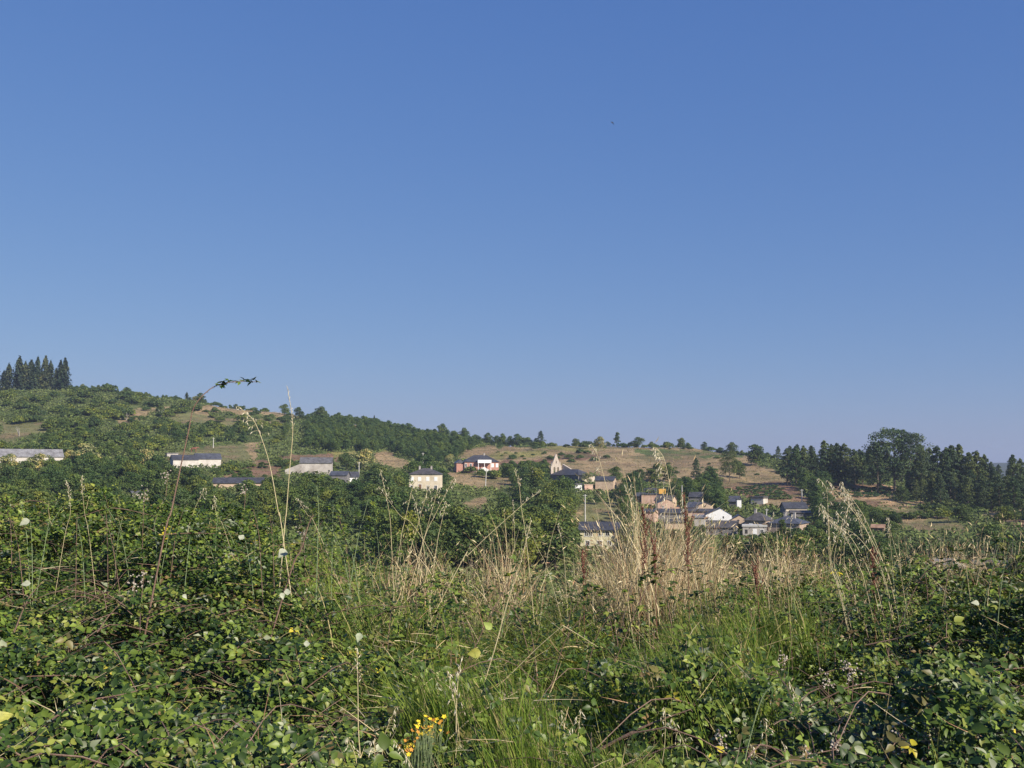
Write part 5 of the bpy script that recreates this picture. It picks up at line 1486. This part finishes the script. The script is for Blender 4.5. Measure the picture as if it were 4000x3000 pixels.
    x, y, z = x[keep], y[keep], z[keep]; m = len(x)
    P = np.stack([x, y, z - .06], 1)
    D0 = unit(rand_dir(m) * np.array([1, 1, .35]) + np.array([0, 0, .22]))
    V, f, c, _ = strips(P, D0, unit(D0 + rand_dir(m) * .5), rng.uniform(.08, .34, m), rng.uniform(.0025, .005, m), pal[rng.choice(4, m)], 3)
    me = np_mesh('straw_litter', V, [f], [M['straw']], False, c)
    tag(link('straw_litter', me), 'pale fallen straws caught in the brambles and grass', 'straw', kind='stuff')
grass_cover()

def smooth_path(P, n=5):
    out = []
    for i in range(len(P) - 1):
        p0 = P[max(i - 1, 0)]; p1 = P[i]; p2 = P[i + 1]; p3 = P[min(i + 2, len(P) - 1)]
        for k in range(n):
            t = k / n
            out.append(.5 * ((2 * p1) + (p2 - p0) * t + (2 * p0 - 5 * p1 + 4 * p2 - p3) * t * t + (3 * p1 - p0 - 3 * p2 + p3) * t ** 3))
    out.append(P[-1]); return out

def under_stems():
    """the tangle of thin bramble stems under and between the leaves"""
    mb = MB()
    xs, ys, zs, r, ppx, prow = bank_points(1500, 3.1, 13.0, 250)
    db = dens_bramble(ppx, prow)
    for i in range(len(xs)):
        if random.random() > db[i]: continue
        a_ = random.uniform(0, 2 * PI); L = random.uniform(.25, .8)
        d = Vector((math.cos(a_), math.sin(a_), 0))
        p0 = Vector((xs[i], ys[i], zs[i] - random.uniform(.05, .30)))
        bow = random.uniform(.02, .14)
        pts = [p0, p0 + d * L * .5 + Vector((0, 0, bow)), p0 + d * L + Vector((0, 0, random.uniform(-.1, .08)))]
        rad = random.uniform(.0018, .0038)
        pts = smooth_path([pts[0], pts[1] + Vector((random.uniform(-.05, .05), random.uniform(-.05, .05), 0)), pts[2]], 3)
        mb.tube(pts, [rad * (1 - .06 * q) for q in range(len(pts))], 4)
    o = mb.build('bramble_stems', M['stem']); tag(o, 'tangle of thin reddish bramble stems under the leaves', 'stems', kind='stuff')
under_stems()

# ------------------------------------------------------------------ single plants that stand out
def lab_tip(noun, px, row):
    lb, g = lab_for(noun, px, row, 1, 0, 2)
    lb = lb.replace('larger ', '').replace('middling ', '')
    k = USED.get(lb, 0); USED[lb] = k + 1
    return lb.replace(noun, noun + [' with tip', ' leaning, tip', ' with second tip', ' with third tip', ' with fourth tip', ' with fifth tip', ' with last tip'][min(k, 6)])

def path3(pts, r):
    return [at(p[0], p[1], r + (p[2] if len(p) > 2 else 0)) for p in pts]

def rooted(P):
    """carry the foot of a stalk down into the soil"""
    b = P[0]; g = float(ground(b.x, b.y))
    if b.z > g:
        d = (P[0] - P[1]).normalized(); d = (d + Vector((0, 0, -.5))).normalized()
        k = (b.z - g + .05) / max(-d.z, .3)
        return [b + d * k] + P
    return P

def oat(pts, r, label, head=0, spread=.05, rad=.0028, group='tall pale oat and grass stalks', name='oat_stalk', husk=.024, n=16, root=True, side=0):
    P = path3(pts, r)
    if root: P = rooted(P)
    S = smooth_path(P, 5)
    o = empty(name, S[0]); tag(o, label, 'grass stalk', group)
    L = [p - S[0] for p in S]
    MB().tube(L, [rad * (1 - .6 * i / len(L)) for i in range(len(L))], 5).build('stem', M['stalk'], o)
    if head:
        # spikelets hang on thin side stalks along the last part
        mb = MB(); br = MB(); tail = L[-int(len(L) * head):]
        for k in range(n):
            t = k / (n - 1); q = t * (len(tail) - 1); i = min(int(q), len(tail) - 2)
            p = tail[i].lerp(tail[i + 1], q - i)
            a_ = random.uniform(0, 2 * PI) if not side else random.gauss(PI if side < 0 else 0, .6)
            sp = spread * (1 - .75 * t) * random.uniform(.4, 1.1)
            e_ = p + Vector((math.cos(a_) * sp, math.sin(a_) * sp, random.uniform(-.3, .4) * sp))
            br.tube([p, e_], .0007, 3)
            mb.seed(e_, Vector((math.cos(a_) * .35, math.sin(a_) * .35, -.9 if spread > .02 else .9)) + Vector([random.gauss(0, .3) for _ in range(3)]), husk * random.uniform(.8, 1.2), husk * .26)
        mb.build('spikelets', M['husk'], o); br.build('side_stalks', M['stalk'], o)
    return o

oat([(1112, 2060), (1118, 2010), (1130, 1850), (1143, 1700), (1140, 1620), (1123, 1515)], 9.0, 'tallest straight pale stalk, crossing the left skyline', head=.35, spread=.012, rad=.0042, husk=.02, n=30)
oat([(1100, 2060), (1088, 2005), (1052, 1810), (1005, 1670), (975, 1625), (930, 1588)], 8.6, 'leaning oat stalk left of the tallest one, head drooping to the left', head=.4, spread=.085, rad=.0040, husk=.032, n=24)
oat([(1790, 2990), (1835, 2842), (1927, 2553), (1983, 2350), (2025, 2227), (2075, 2031)], 6.2, 'long slanting pale stalk rising from the bottom centre of the picture', rad=.0042, head=.25, spread=.008, husk=.018, n=18)
oat([(1650, 2978), (1735, 2905), (1850, 2800), (2020, 2702)], 5.2, 'pale stalk lying slanted right of the yellow flowers', rad=.0045, root=False)
oat([(1935, 2690), (2007, 2621), (2100, 2530), (2198, 2443)], 6.6, 'thin greenish stalk bent sharply in the middle grass', rad=.0026, root=False)
oat([(2198, 2443), (2260, 2480), (2340, 2530)], 6.6, 'broken off stalk end sloping down to the right in the middle grass', rad=.0026, root=False)
oat([(1410, 3020), (1400, 2850), (1398, 2700), (1394, 2540)], 5.0, 'upright pale stalk left of the yellow flowers', rad=.0030, head=.25, spread=.01, husk=.02, n=10)
oat([(1783, 3020), (1782, 2850), (1785, 2700), (1800, 2590)], 5.0, 'upright pale stalk right of the yellow flowers with a white head', rad=.0032, head=.35, spread=.02, husk=.03, n=12)
oat([(1800, 3010), (1792, 2860), (1775, 2740), (1745, 2620)], 5.1, 'oat stalk bending left, behind the upright one right of the yellow flowers', rad=.0026, head=.4, spread=.04, husk=.026, n=14)
oat([(2440, 2260), (2400, 2058), (2372, 1919), (2344, 1808), (2325, 1760), (2309, 1735)], 9.5, 'tall oat stalk crossing the dry hill right of the church', head=.45, spread=.07, rad=.0036, husk=.030, n=26)
oat([(2720, 2280), (2660, 2080), (2628, 1954), (2603, 1827), (2587, 1777), (2562, 1748)], 9.5, 'tall oat stalk crossing the dry hill, with a thick head drooping left', head=.65, spread=.13, rad=.0036, husk=.036, n=52, side=-1)
oat([(2060, 2150), (2039, 2001), (2028, 1900), (2012, 1839)], 9.5, 'oat stalk left of the church with its tip bent', head=.3, spread=.02, rad=.003, husk=.024, n=12)
oat([(1800, 2200), (1825, 2171), (1920, 2080), (2024, 1987), (2065, 1950), (2111, 1920)], 9.0, 'long slanting stalk pointing up to the large tree before the church', head=.3, spread=.02, rad=.0034, husk=.024, n=14)
for k, (a_, b_, c_) in enumerate([((1640, 2160), (1700, 2010), (1775, 1866)), ((1560, 2150), (1581, 2034), (1619, 1871)), ((1600, 2170), (1627, 2070), (1677, 1889)), ((1640, 2180), (1662, 2085), (1712, 1905)),
                                 ((1700, 2180), (1720, 2060), (1745, 1960)), ((1530, 2140), (1520, 2000), (1485, 1835)), ((1660, 2180), (1640, 2050), (1622, 1960))]):
    oat([a_, b_, c_], 9.3 + .15 * k, 'straight oat stalk in the loose bunch under the cream house', head=.3, spread=.05, rad=.003, husk=.028, n=14, group='oats in the bunch under the cream house')
for k in range(12):
    x0 = 3330 + random.uniform(-110, 110); xt = 3200 + random.uniform(-5, 110); yt = random.uniform(1868, 2010)
    if k == 0: xt, yt = 3198, 1869
    oat([(x0 + 60, 2330), (x0 + 20, 2200), ((x0 + xt) / 2 + 25, (2200 + yt) / 2 - 10), (xt + 30, yt + 45), (xt, yt)], 9.2 + random.uniform(-.3, .3), 'oat in the big pale bunch right of the village', head=.5, spread=.055, rad=.0028, husk=.030, n=19,
        group='oats in the pale bunch right of the village')
SHOOTS = True
for k, (a_, b_, c_) in enumerate([((2490, 2270), (2480, 2040), (2465, 1890)), ((2550, 2300), (2520, 2100), (2440, 1900)), ((2600, 2300), (2620, 2150), (2690, 1950)), ((2690, 2290), (2668, 2120), (2665, 1925)),
                                 ((2360, 2290), (2330, 2170), (2283, 1990)), ((2210, 2270), (2200, 2150), (2180, 2050)), ((2250, 2290), (2268, 2180), (2300, 2080)), ((2760, 2300), (2745, 2180), (2790, 2010)),
                                 ((2850, 2300), (2830, 2200), (2870, 2060)), ((3000, 2290), (2990, 2150), (3020, 2010)), ((3090, 2290), (3085, 2150), (3090, 2010)), ((3490, 2260), (3480, 2140), (3470, 2030)),
                                 ((3520, 2250), (3498, 2150), (3462, 2020)), ((3700, 2260), (3725, 2170), (3750, 2080)), ((3780, 2260), (3765, 2170), (3735, 2150)), ((1990, 2220), (2010, 2130), (2003, 1960)),
                                 ((2150, 2260), (2100, 2140), (2060, 2050)), ((2540, 2290), (2530, 2150), (2515, 2000)), ((2440, 2290), (2420, 2150), (2395, 2020)), ((2130, 2240), (2150, 2120), (2190, 1985)),
                                 ((1660, 2120), (1560, 2010), (1480, 1900)), ((250, 2110), (275, 2000), (262, 1885)), ((350, 2110), (330, 2000), (318, 1862)), ((452, 2090), (470, 1970), (474, 1890)),
                                 ((735, 2070), (760, 1990), (800, 1905)), ((600, 2080), (624, 1990), (618, 1915)), ((20, 2120), (15, 2050), (2, 1950)), ((1245, 2080), (1200, 2010), (1160, 1945)), ((880, 2080), (846, 2010), (835, 1935))]):
    hd = random.random()
    if a_[0] in (470 - 18, 600, 20): continue
    oat([a_, b_, c_], 9.6 + random.uniform(-.6, .8), lab_tip('thin dry stalk', *c_), head=.25 if hd < .7 else 0, spread=random.choice([.012, .03, .05]), rad=.0021, husk=.024, n=12, group='thin dry stalks above the bank edge')
for k in range(16):   # short oats low in the foreground
    px = random.uniform(1250, 3900); row = random.uniform(2650, 2980); r = 4.3 + (3000 - row) / 260
    oat([(px, row + 130), (px + random.uniform(-20, 20), row + 40), (px + random.uniform(-70, 70), row - random.uniform(20, 90))], r, 'short oat head with pale husks low in the foreground', head=.5, spread=.03, rad=.0018, husk=.022, n=10,
        group='short oats low in the foreground', root=False)

def cane(pts, r, label, rad=.007, leaves=None, green=False, leafsize=.05, nleaf=10, root=True, frm=.2, group=None):
    P = path3(pts, r)
    if root: P = rooted(P)
    S = smooth_path(P, 5)
    o = empty('bramble_cane', S[0]); tag(o, label, 'bramble', group)
    L = [p - S[0] for p in S]; m = len(L)
    mb = MB().tube(L, [rad * (1 - .75 * i / m) for i in range(m)], 6)
    for i in range(2, m - 1):     # thorns
        for k in range(2):
            a_ = random.uniform(0, 2 * PI); d = Vector((math.cos(a_), math.sin(a_) * .4, -.4)).normalized()
            q = L[i].lerp(L[i + 1], random.random())
            mb.tube([q, q + d * rad * 2.2], [rad * .35, .0002], 3)
    mb.build('stem', M['stem_green'] if green else M['stem'], o)
    V, Fs, Cc = [], [], []; off = 0
    for k in range(nleaf):
        t = frm + (1 - frm) * (k + random.random()) / nleaf
        q = t * (m - 1); i = min(int(q), m - 2); p = L[i].lerp(L[i + 1], q - i)
        a_ = random.uniform(0, 2 * PI)
        d = Vector((math.cos(a_), math.sin(a_), random.uniform(-.2, .5))).normalized()
        pe = p + d * leafsize * .7
        nn = Vector((random.gauss(0, .3), random.gauss(-.2, .3), 1)).normalized()
        c0 = LEAFPAL[random.choice([0, 1, 2, 3, 4, 1])]
        for j in (-1, 0, 1):
            dj = Matrix.Rotation(j * 1.15, 3, nn) @ d
            V_, F_, c_ = leaves_mesh(np.array([pe]), np.array([dj]), np.array([nn]), np.array([leafsize * random.uniform(.8, 1.1)]), np.array([leafsize * .62]), np.array([c0]), True)
            V.append(V_); Cc.append(c_); Fs += [f + off for f in F_]; off += len(V_)
    if V:
        me = np_mesh('leaves', np.concatenate(V), [np.concatenate([f for f in Fs if f.shape[1] == 4]), np.concatenate([f for f in Fs if f.shape[1] == 3])], [M['leaf']], False, np.concatenate(Cc))
        link('leaves', me, o)

cane([(640, 2100), (668, 2000), (700, 1850), (735, 1690), (757, 1592), (808, 1530), (862, 1500), (935, 1490), (1005, 1492)], 8.2, 'tall reddish bramble cane arching to the right across the left skyline', rad=.0066, nleaf=18, frm=.72, leafsize=.042)
cane([(3560, 2330), (3640, 2215), (3720, 2192), (3800, 2200), (3880, 2240)], 8.8, 'dark bramble cane arching in front of the grey shed at the right', rad=.0045, nleaf=9, frm=.1)
cane([(3900, 2400), (3925, 2200), (3960, 2100), (4010, 2060)], 8.0, 'upright bramble shoot at the right edge with light leaves', rad=.004, nleaf=12, frm=.25, green=True)
cane([(3840, 2400), (3870, 2250), (3905, 2120), (3935, 2100)], 8.4, 'leafy bramble shoot left of the one at the right edge', rad=.004, nleaf=11, frm=.3, green=True)
cane([(3540, 2350), (3560, 2240), (3545, 2180)], 8.6, 'short shoot with yellow green leaves left of the grey shed', rad=.003, nleaf=8, frm=.4, green=True)
cane([(1240, 2150), (1245, 2000), (1238, 1900), (1252, 1850)], 8.4, 'upright shoot with yellow green leaves below the grey barn', rad=.004, nleaf=14, frm=.3, green=True, leafsize=.042)
cane([(1390, 2150), (1420, 2020), (1440, 1950)], 8.4, 'leafy shoot between the grey barn and the cream house', rad=.0035, nleaf=10, frm=.3, green=True, leafsize=.045)
cane([(1990, 2320), (2030, 2180), (2045, 2060), (2060, 2010)], 8.8, 'thin shoot with small light leaves in the middle of the picture', rad=.003, nleaf=12, frm=.4, green=True, leafsize=.03)
cane([(90, 2960), (130, 2880), (230, 2790), (330, 2740), (480, 2712), (650, 2670)], 4.9, 'long grey brown cane lying in an arc at the lower left', rad=.0055, nleaf=6, frm=.3, root=False)
cane([(-10, 2870), (60, 2940), (110, 2960)], 4.7, 'short brown cane at the lower left corner', rad=.006, nleaf=2, root=False)
cane([(2340, 2930), (2450, 2870), (2560, 2820), (2700, 2770)], 5.1, 'thick thorny cane lying slanted at the bottom right of centre', rad=.0075, nleaf=4, frm=.3, root=False)
cane([(640, 2088), (760, 2082), (900, 2088)], 8.6, 'reddish cane lying level at the top of the left thicket', rad=.004, nleaf=6, root=False)
cane([(1130, 2250), (1175, 2150), (1205, 2050), (1225, 2010)], 7.8, 'dark bare cane rising right of the tallest stalk foot', rad=.007, nleaf=6, frm=.2)
cane([(2500, 2350), (2560, 2260), (2640, 2225), (2720, 2215)], 8.0, 'dark leafy cane in front of the straw below the village', rad=.004, nleaf=16, frm=.1, leafsize=.05)
cane([(2620, 2420), (2600, 2330), (2570, 2240), (2575, 2180)], 7.8, 'dark sprig rising in front of the straw below the village', rad=.004, nleaf=14, frm=.15)
cane([(1960, 2320), (2010, 2260), (2020, 2200), (2060, 2180)], 7.6, 'dark sprig with few leaves in the middle', rad=.0035, nleaf=6, frm=.3)
cane([(3380, 2520), (3560, 2480), (3640, 2440)], 6.9, 'reddish cane slanting up in the right brambles', rad=.004, nleaf=4, root=False)
cane([(3590, 2830), (3700, 2900), (3780, 2960)], 4.9, 'green cane sloping down in the lower right brambles', rad=.0045, nleaf=5, green=True, root=False)
cane([(2900, 3050), (2925, 2900), (2980, 2720), (3040, 2670)], 4.7, 'smooth grey green stem rising from the lower edge right of centre', rad=.0055, nleaf=0, green=True)
cane([(380, 2470), (430, 2400), (500, 2330)], 6.8, 'brown cane end sticking up in the left thicket', rad=.004, nleaf=3, root=False)
cane([(55, 2470), (110, 2340), (170, 2270)], 6.8, 'brown cane at the left edge of the left thicket', rad=.0045, nleaf=3, root=False)

for (px, top) in [(40, 1985), (120, 2010), (215, 1975), (300, 2005), (395, 1965), (470, 2010), (560, 1985), (605, 2015), (760, 1990), (850, 1975), (930, 2005), (1000, 1985), (1060, 2015), (1175, 1990), (1300, 1975), (1340, 2040), (1475, 2060), (1560, 2090)]:
    b = random.uniform(-50, 50)
    cane([(px - b, top + 190), (px - b * .5, top + 90), (px + b * .3, top + 25), (px + b * .8, top)], 9.2 + random.uniform(-.8, 1.2), lab_tip('leafy bramble shoot', px + b * .8, top), rad=.0032, nleaf=random.randint(9, 15), frm=.1, green=random.random() < .6,
         leafsize=.045, group='bramble shoots along the left thicket top')
for k in range(34):
    px = random.uniform(1350, 3500); top = random.uniform(2230, 2400); b = random.uniform(-90, 90); rr = 9.4 - (top - 2230) / 75
    cane([(px - b, top + 200), (px - b * .4, top + 80), (px + b * .3, top + 15), (px + b * .9, top + random.uniform(-15, 25))], rr, lab_tip('dark bramble sprig', px + b, top), rad=.0032, nleaf=random.randint(12, 24), frm=.1,
         leafsize=random.uniform(.036, .05), group='dark bramble sprigs before the straw')
for k in range(18):
    px = random.uniform(-20, 1500); top = random.uniform(1925, 2030) + max(0, px - 1250) * .3; b = random.uniform(-70, 70)
    cane([(px - b, top + 230), (px - b * .5, top + 110), (px + b * .3, top + 25), (px + b * .8, top)], random.uniform(8.6, 10.5), lab_tip('leafy bramble shoot', px + b * .8, top), rad=.003, nleaf=random.randint(12, 20), frm=.1, green=random.random() < .6,
         leafsize=random.uniform(.034, .048), group='bramble shoots along the left thicket top')
for (px, top) in [(3010, 2215), (3120, 2200), (3270, 2190), (3390, 2170), (3480, 2195), (3610, 2185), (3720, 2150), (3800, 2165), (3880, 2180), (3985, 2150)]:
    b = random.uniform(-60, 60)
    cane([(px - b, top + 170), (px - b * .5, top + 80), (px + b * .3, top + 20), (px + b * .8, top)], 9.4 + random.uniform(-.8, .8), lab_tip('leafy bramble shoot', px + b * .8, top), rad=.0032, nleaf=random.randint(8, 14), frm=.1, green=random.random() < .5,
         leafsize=.045, group='bramble shoots along the right thicket edge')

# dock spikes with dark red seeds
def dock(pts, r, label, dens=180, width=.035):
    S = smooth_path(rooted(path3(pts, r)), 6)
    o = empty('dock_plant', S[0]); tag(o, label, 'dock', None)
    L = [p - S[0] for p in S]
    MB().tube(L, [.0038 * (1 - .6 * i / len(L)) for i in range(len(L))], 5).build('stem', M['dock'], o)
    mb = MB(); m = len(L); br = MB()
    for b in range(7):
        t0 = .35 + .5 * b / 7; q = t0 * (m - 1); i = int(q); p = L[i]
        a_ = random.uniform(0, 2 * PI); e_ = p + Vector((math.cos(a_) * width * 1.6, math.sin(a_) * width * 1.6, .16))
        br.tube([p, e_], .002, 4)
        for k in range(14):
            c = p.lerp(e_, random.random()); mb.seed(c, Vector([random.gauss(0, 1) for _ in range(3)]), .013, .010)
    for k in range(dens):
        t = .35 + .65 * random.random(); q = t * (m - 1); i = min(int(q), m - 2); p = L[i].lerp(L[i + 1], q - i)
        w0 = width * (1.15 - t) * random.random()
        a_ = random.uniform(0, 2 * PI)
        mb.seed(p + Vector((math.cos(a_) * w0, math.sin(a_) * w0, random.uniform(-.01, .01))), Vector([random.gauss(0, 1) for _ in range(3)]), .014, .011)
    mb.build('seeds', M['dock'], o); br.build('branches', M['dock'], o)
dock([(2690, 2300), (2685, 2150), (2680, 2040), (2670, 1930)], 9.3, 'tallest dark red dock spike in front of the village', 260, .045)
dock([(2505, 2290), (2520, 2150), (2518, 2050), (2508, 1980)], 9.4, 'red brown dock spike at the left edge of the village', 260, .04)
dock([(2560, 2280), (2555, 2160), (2545, 2100)], 9.2, 'short dock spike between the two tall red ones', 120, .03)
dock([(3415, 2330), (3412, 2230), (3408, 2140)], 9.0, 'rusty orange dock right of the pale oat bunch', 160, .035)
dock([(2280, 2300), (2278, 2220), (2275, 2150)], 9.5, 'thin rusty dock under the yellow house', 90, .025)
dock([(2960, 2330), (2955, 2270), (2950, 2210)], 9.2, 'low rusty dock in the straw right of the village', 110, .03)

# yellow wildflower (St John's wort form)
def flowers():
    base = at(1650, 3010, 4.75)
    base.z = float(ground(base.x, base.y))
    o = empty('yellow_wildflower', base); tag(o, 'plant with many bright yellow flowers at the bottom, left of centre', 'flower')
    st = MB(); lf = MB()
    heads = []
    for k in range(84):
        g = random.random() < .75
        px = random.gauss(1668, 36) if g else random.gauss(1595, 16); row = random.gauss(2848, 24) if g else random.gauss(2915, 12)
        heads.append((px, row))
    for (px, row) in heads:
        p = at(px, row, 4.62 + random.uniform(-.1, .15)) - base
        foot = Vector((random.uniform(-.05, .05) , random.uniform(-.05, .05), 0))
        mid = foot.lerp(p, .6) + Vector((random.uniform(-.02, .02), 0, -.02))
        st.tube([foot, mid, p], [.0022, .0016, .001], 4)
        for j in range(3):
            q = mid.lerp(p, random.random() * .8); a_ = random.uniform(0, 2 * PI)
            lf.leaf(q, Vector((math.cos(a_), math.sin(a_), .4)), (0, 0, 1), .018, .007)
        fl = MB(); nrm = Vector((random.gauss(0, .5), -.6 + random.gauss(0, .4), 1)).normalized()
        t = nrm.orthogonal().normalized()
        R = .0080 * random.uniform(.7, 1.2)
        for j in range(5):
            d = Matrix.Rotation(j * 2 * PI / 5, 3, nrm) @ t
            fl.leaf(p, d + nrm * .25, nrm, R * 1.25, R * 1.0, .05)
        fl.build('flower', M['petal'] if random.random() < .55 else M['petal_old'], o)
    st.build('stems', M['stem_green'], o); me = lf.build('leaves', M['vine'], o)
flowers()

# big single pale and yellow leaves that catch the eye
def big_leaf(px, row, r, size, col, label, tilt=(.25, -.8, .6), roundish=1.0):
    p = at(px, row, r)
    m, n, b = newmat('leaf_tone'); b.inputs['Roughness'].default_value = .6
    tc = N(n, 'ShaderNodeTexCoord'); nz = N(n, 'ShaderNodeTexNoise'); nz.inputs['Scale'].default_value = 60
    n.links.new(tc.outputs['Object'], nz.inputs['Vector'])
    rp = ramp(n, [(0.3, tuple(c * .8 for c in col)), (.7, tuple(min(c * 1.12, .9) for c in col))]); n.links.new(nz.outputs['Fac'], rp.inputs[0]); n.links.new(rp.outputs[0], b.inputs['Base Color'])
    nn = np.array([Vector(tilt).normalized()]); t = Vector(tilt).normalized().orthogonal().normalized()
    t = (Matrix.Rotation(random.uniform(0, 6.28), 3, Vector(tilt).normalized()) @ t)
    V, Fs, cc = leaves_mesh(np.array([t * (-size / 2)]), np.array([t]), nn, np.array([size]), np.array([size * .8 * roundish]), np.array([col]), True)
    me = np_mesh('leaf', V, Fs, [m], True)
    o = link('leaf', me, None, p); tag(o, label, 'leaf')
PALE = (.33, .35, .25); YL = (.32, .32, .06)
big_leaf(1103, 2162, 7.9, .075, PALE, 'largest round pale leaf turned over, right of the left thicket top', roundish=1.2)
big_leaf(945, 2097, 8.2, .055, PALE, 'pale overturned leaf at the end of the level reddish cane', roundish=1.1)
big_leaf(95, 2040, 8.6, .075, PALE, 'pale overturned leaf near the left edge on top of the thicket')
big_leaf(1122, 2310, 7.2, .055, PALE, 'pale overturned leaf below the largest one, upper of two')
big_leaf(1103, 2328, 7.1, .045, PALE, 'pale overturned leaf below the largest one, lower of two')
big_leaf(385, 2756, 5.2, .042, PALE, 'round pale leaf beside the long arc shaped cane', roundish=1.2)
big_leaf(358, 2768, 5.1, .034, PALE, 'smaller pale leaf left of the round one at the arc shaped cane')
big_leaf(1198, 2512, 6.4, .045, PALE, 'pale leaf in the dark hollow of the left thicket')
big_leaf(722, 2330, 7.0, .035, PALE, 'small whitish leaf in the middle of the left thicket')
big_leaf(100, 2280, 7.2, .055, PALE, 'pale leaf over the green leaves near the left edge')
big_leaf(1852, 2552, 6.2, .075, YL, 'large yellow green leaf standing upright in the middle grass', tilt=(.2, -1, .2))
big_leaf(1905, 2443, 6.8, .065, (.25, .32, .06), 'lime green pointed leaf above the large yellow green one', tilt=(.3, -1, .3))
big_leaf(15, 2800, 5.0, .075, YL, 'yellow leaf cut by the left edge')
big_leaf(2812, 2925, 4.6, .042, (.50, .42, .03), 'bright yellow bramble leaf at the bottom right of centre', tilt=(.2, -.8, .7))
big_leaf(2780, 2950, 4.6, .034, (.50, .42, .03), 'smaller bright yellow leaf beside the bright yellow bramble leaf', tilt=(-.3, -.8, .7))
big_leaf(3810, 2355, 7.4, .05, PALE, 'pale curled leaf in the upper right brambles')
big_leaf(1402, 2490, 6.5, .055, (.30, .34, .22), 'greyish leaf turned over right of the left thicket', tilt=(.2, -1, .5))

# pale fading bramble flower clusters
def blossom(px, row, r, label, n=20, sp=.019):
    p = at(px, row, r)
    mb = MB()
    for k in range(n):
        q = Vector([random.gauss(0, sp) for _ in range(3)]); q.z *= 1.3
        mb.seed(q, Vector([random.gauss(0, 1) for _ in range(3)]), .015, .012)
    st = MB().tube([(0, 0, -.14), (0.01, 0, 0), (0, .01, .04)], [.002, .0016, .001], 4)
    o = empty('bramble_blossom', p); tag(o, label, 'blossom', 'faded bramble blossoms')
    mb.build('buds', M['bud'], o); st.build('stem', M['stem'], o)
for (px, row, r) in [(955, 1918, 8.2), (650, 1860, 8.2), (560, 1935, 8.2), (555, 2250, 7.2), (520, 2285, 7.0), (3310, 2610, 6.2), (3325, 2640, 6.1), (3370, 2780, 5.4), (3260, 2900, 4.7), (3510, 2890, 4.7), (3165, 2960, 4.5),
                     (3060, 2580, 6.4), (3230, 2660, 6.0), (1175, 2075, 8.0), (1960, 2740, 5.4), (3620, 2860, 4.9), (2810, 2890, 4.8)]:
    blossom(px, row, r, 'cluster of whitish faded bramble buds among the leaves')

# ------------------------------------------------------------------ air
def haze():
    mb = MB().box(-4300, 4300, -500, 6200, -92, 112)
    m = bpy.data.materials.new('air'); m.use_nodes = True; n = m.node_tree; n.nodes.clear()
    out = n.nodes.new('ShaderNodeOutputMaterial'); v = n.nodes.new('ShaderNodeVolumePrincipled')
    v.inputs['Color'].default_value = (.66, .77, 1.0, 1); v.inputs['Density'].default_value = 0.00013; v.inputs['Anisotropy'].default_value = .2
    n.links.new(v.outputs[0], out.inputs['Volume'])
    o = mb.build('haze', m); tag(o, 'thin bluish summer air over the valley', 'haze', kind='stuff')
haze()
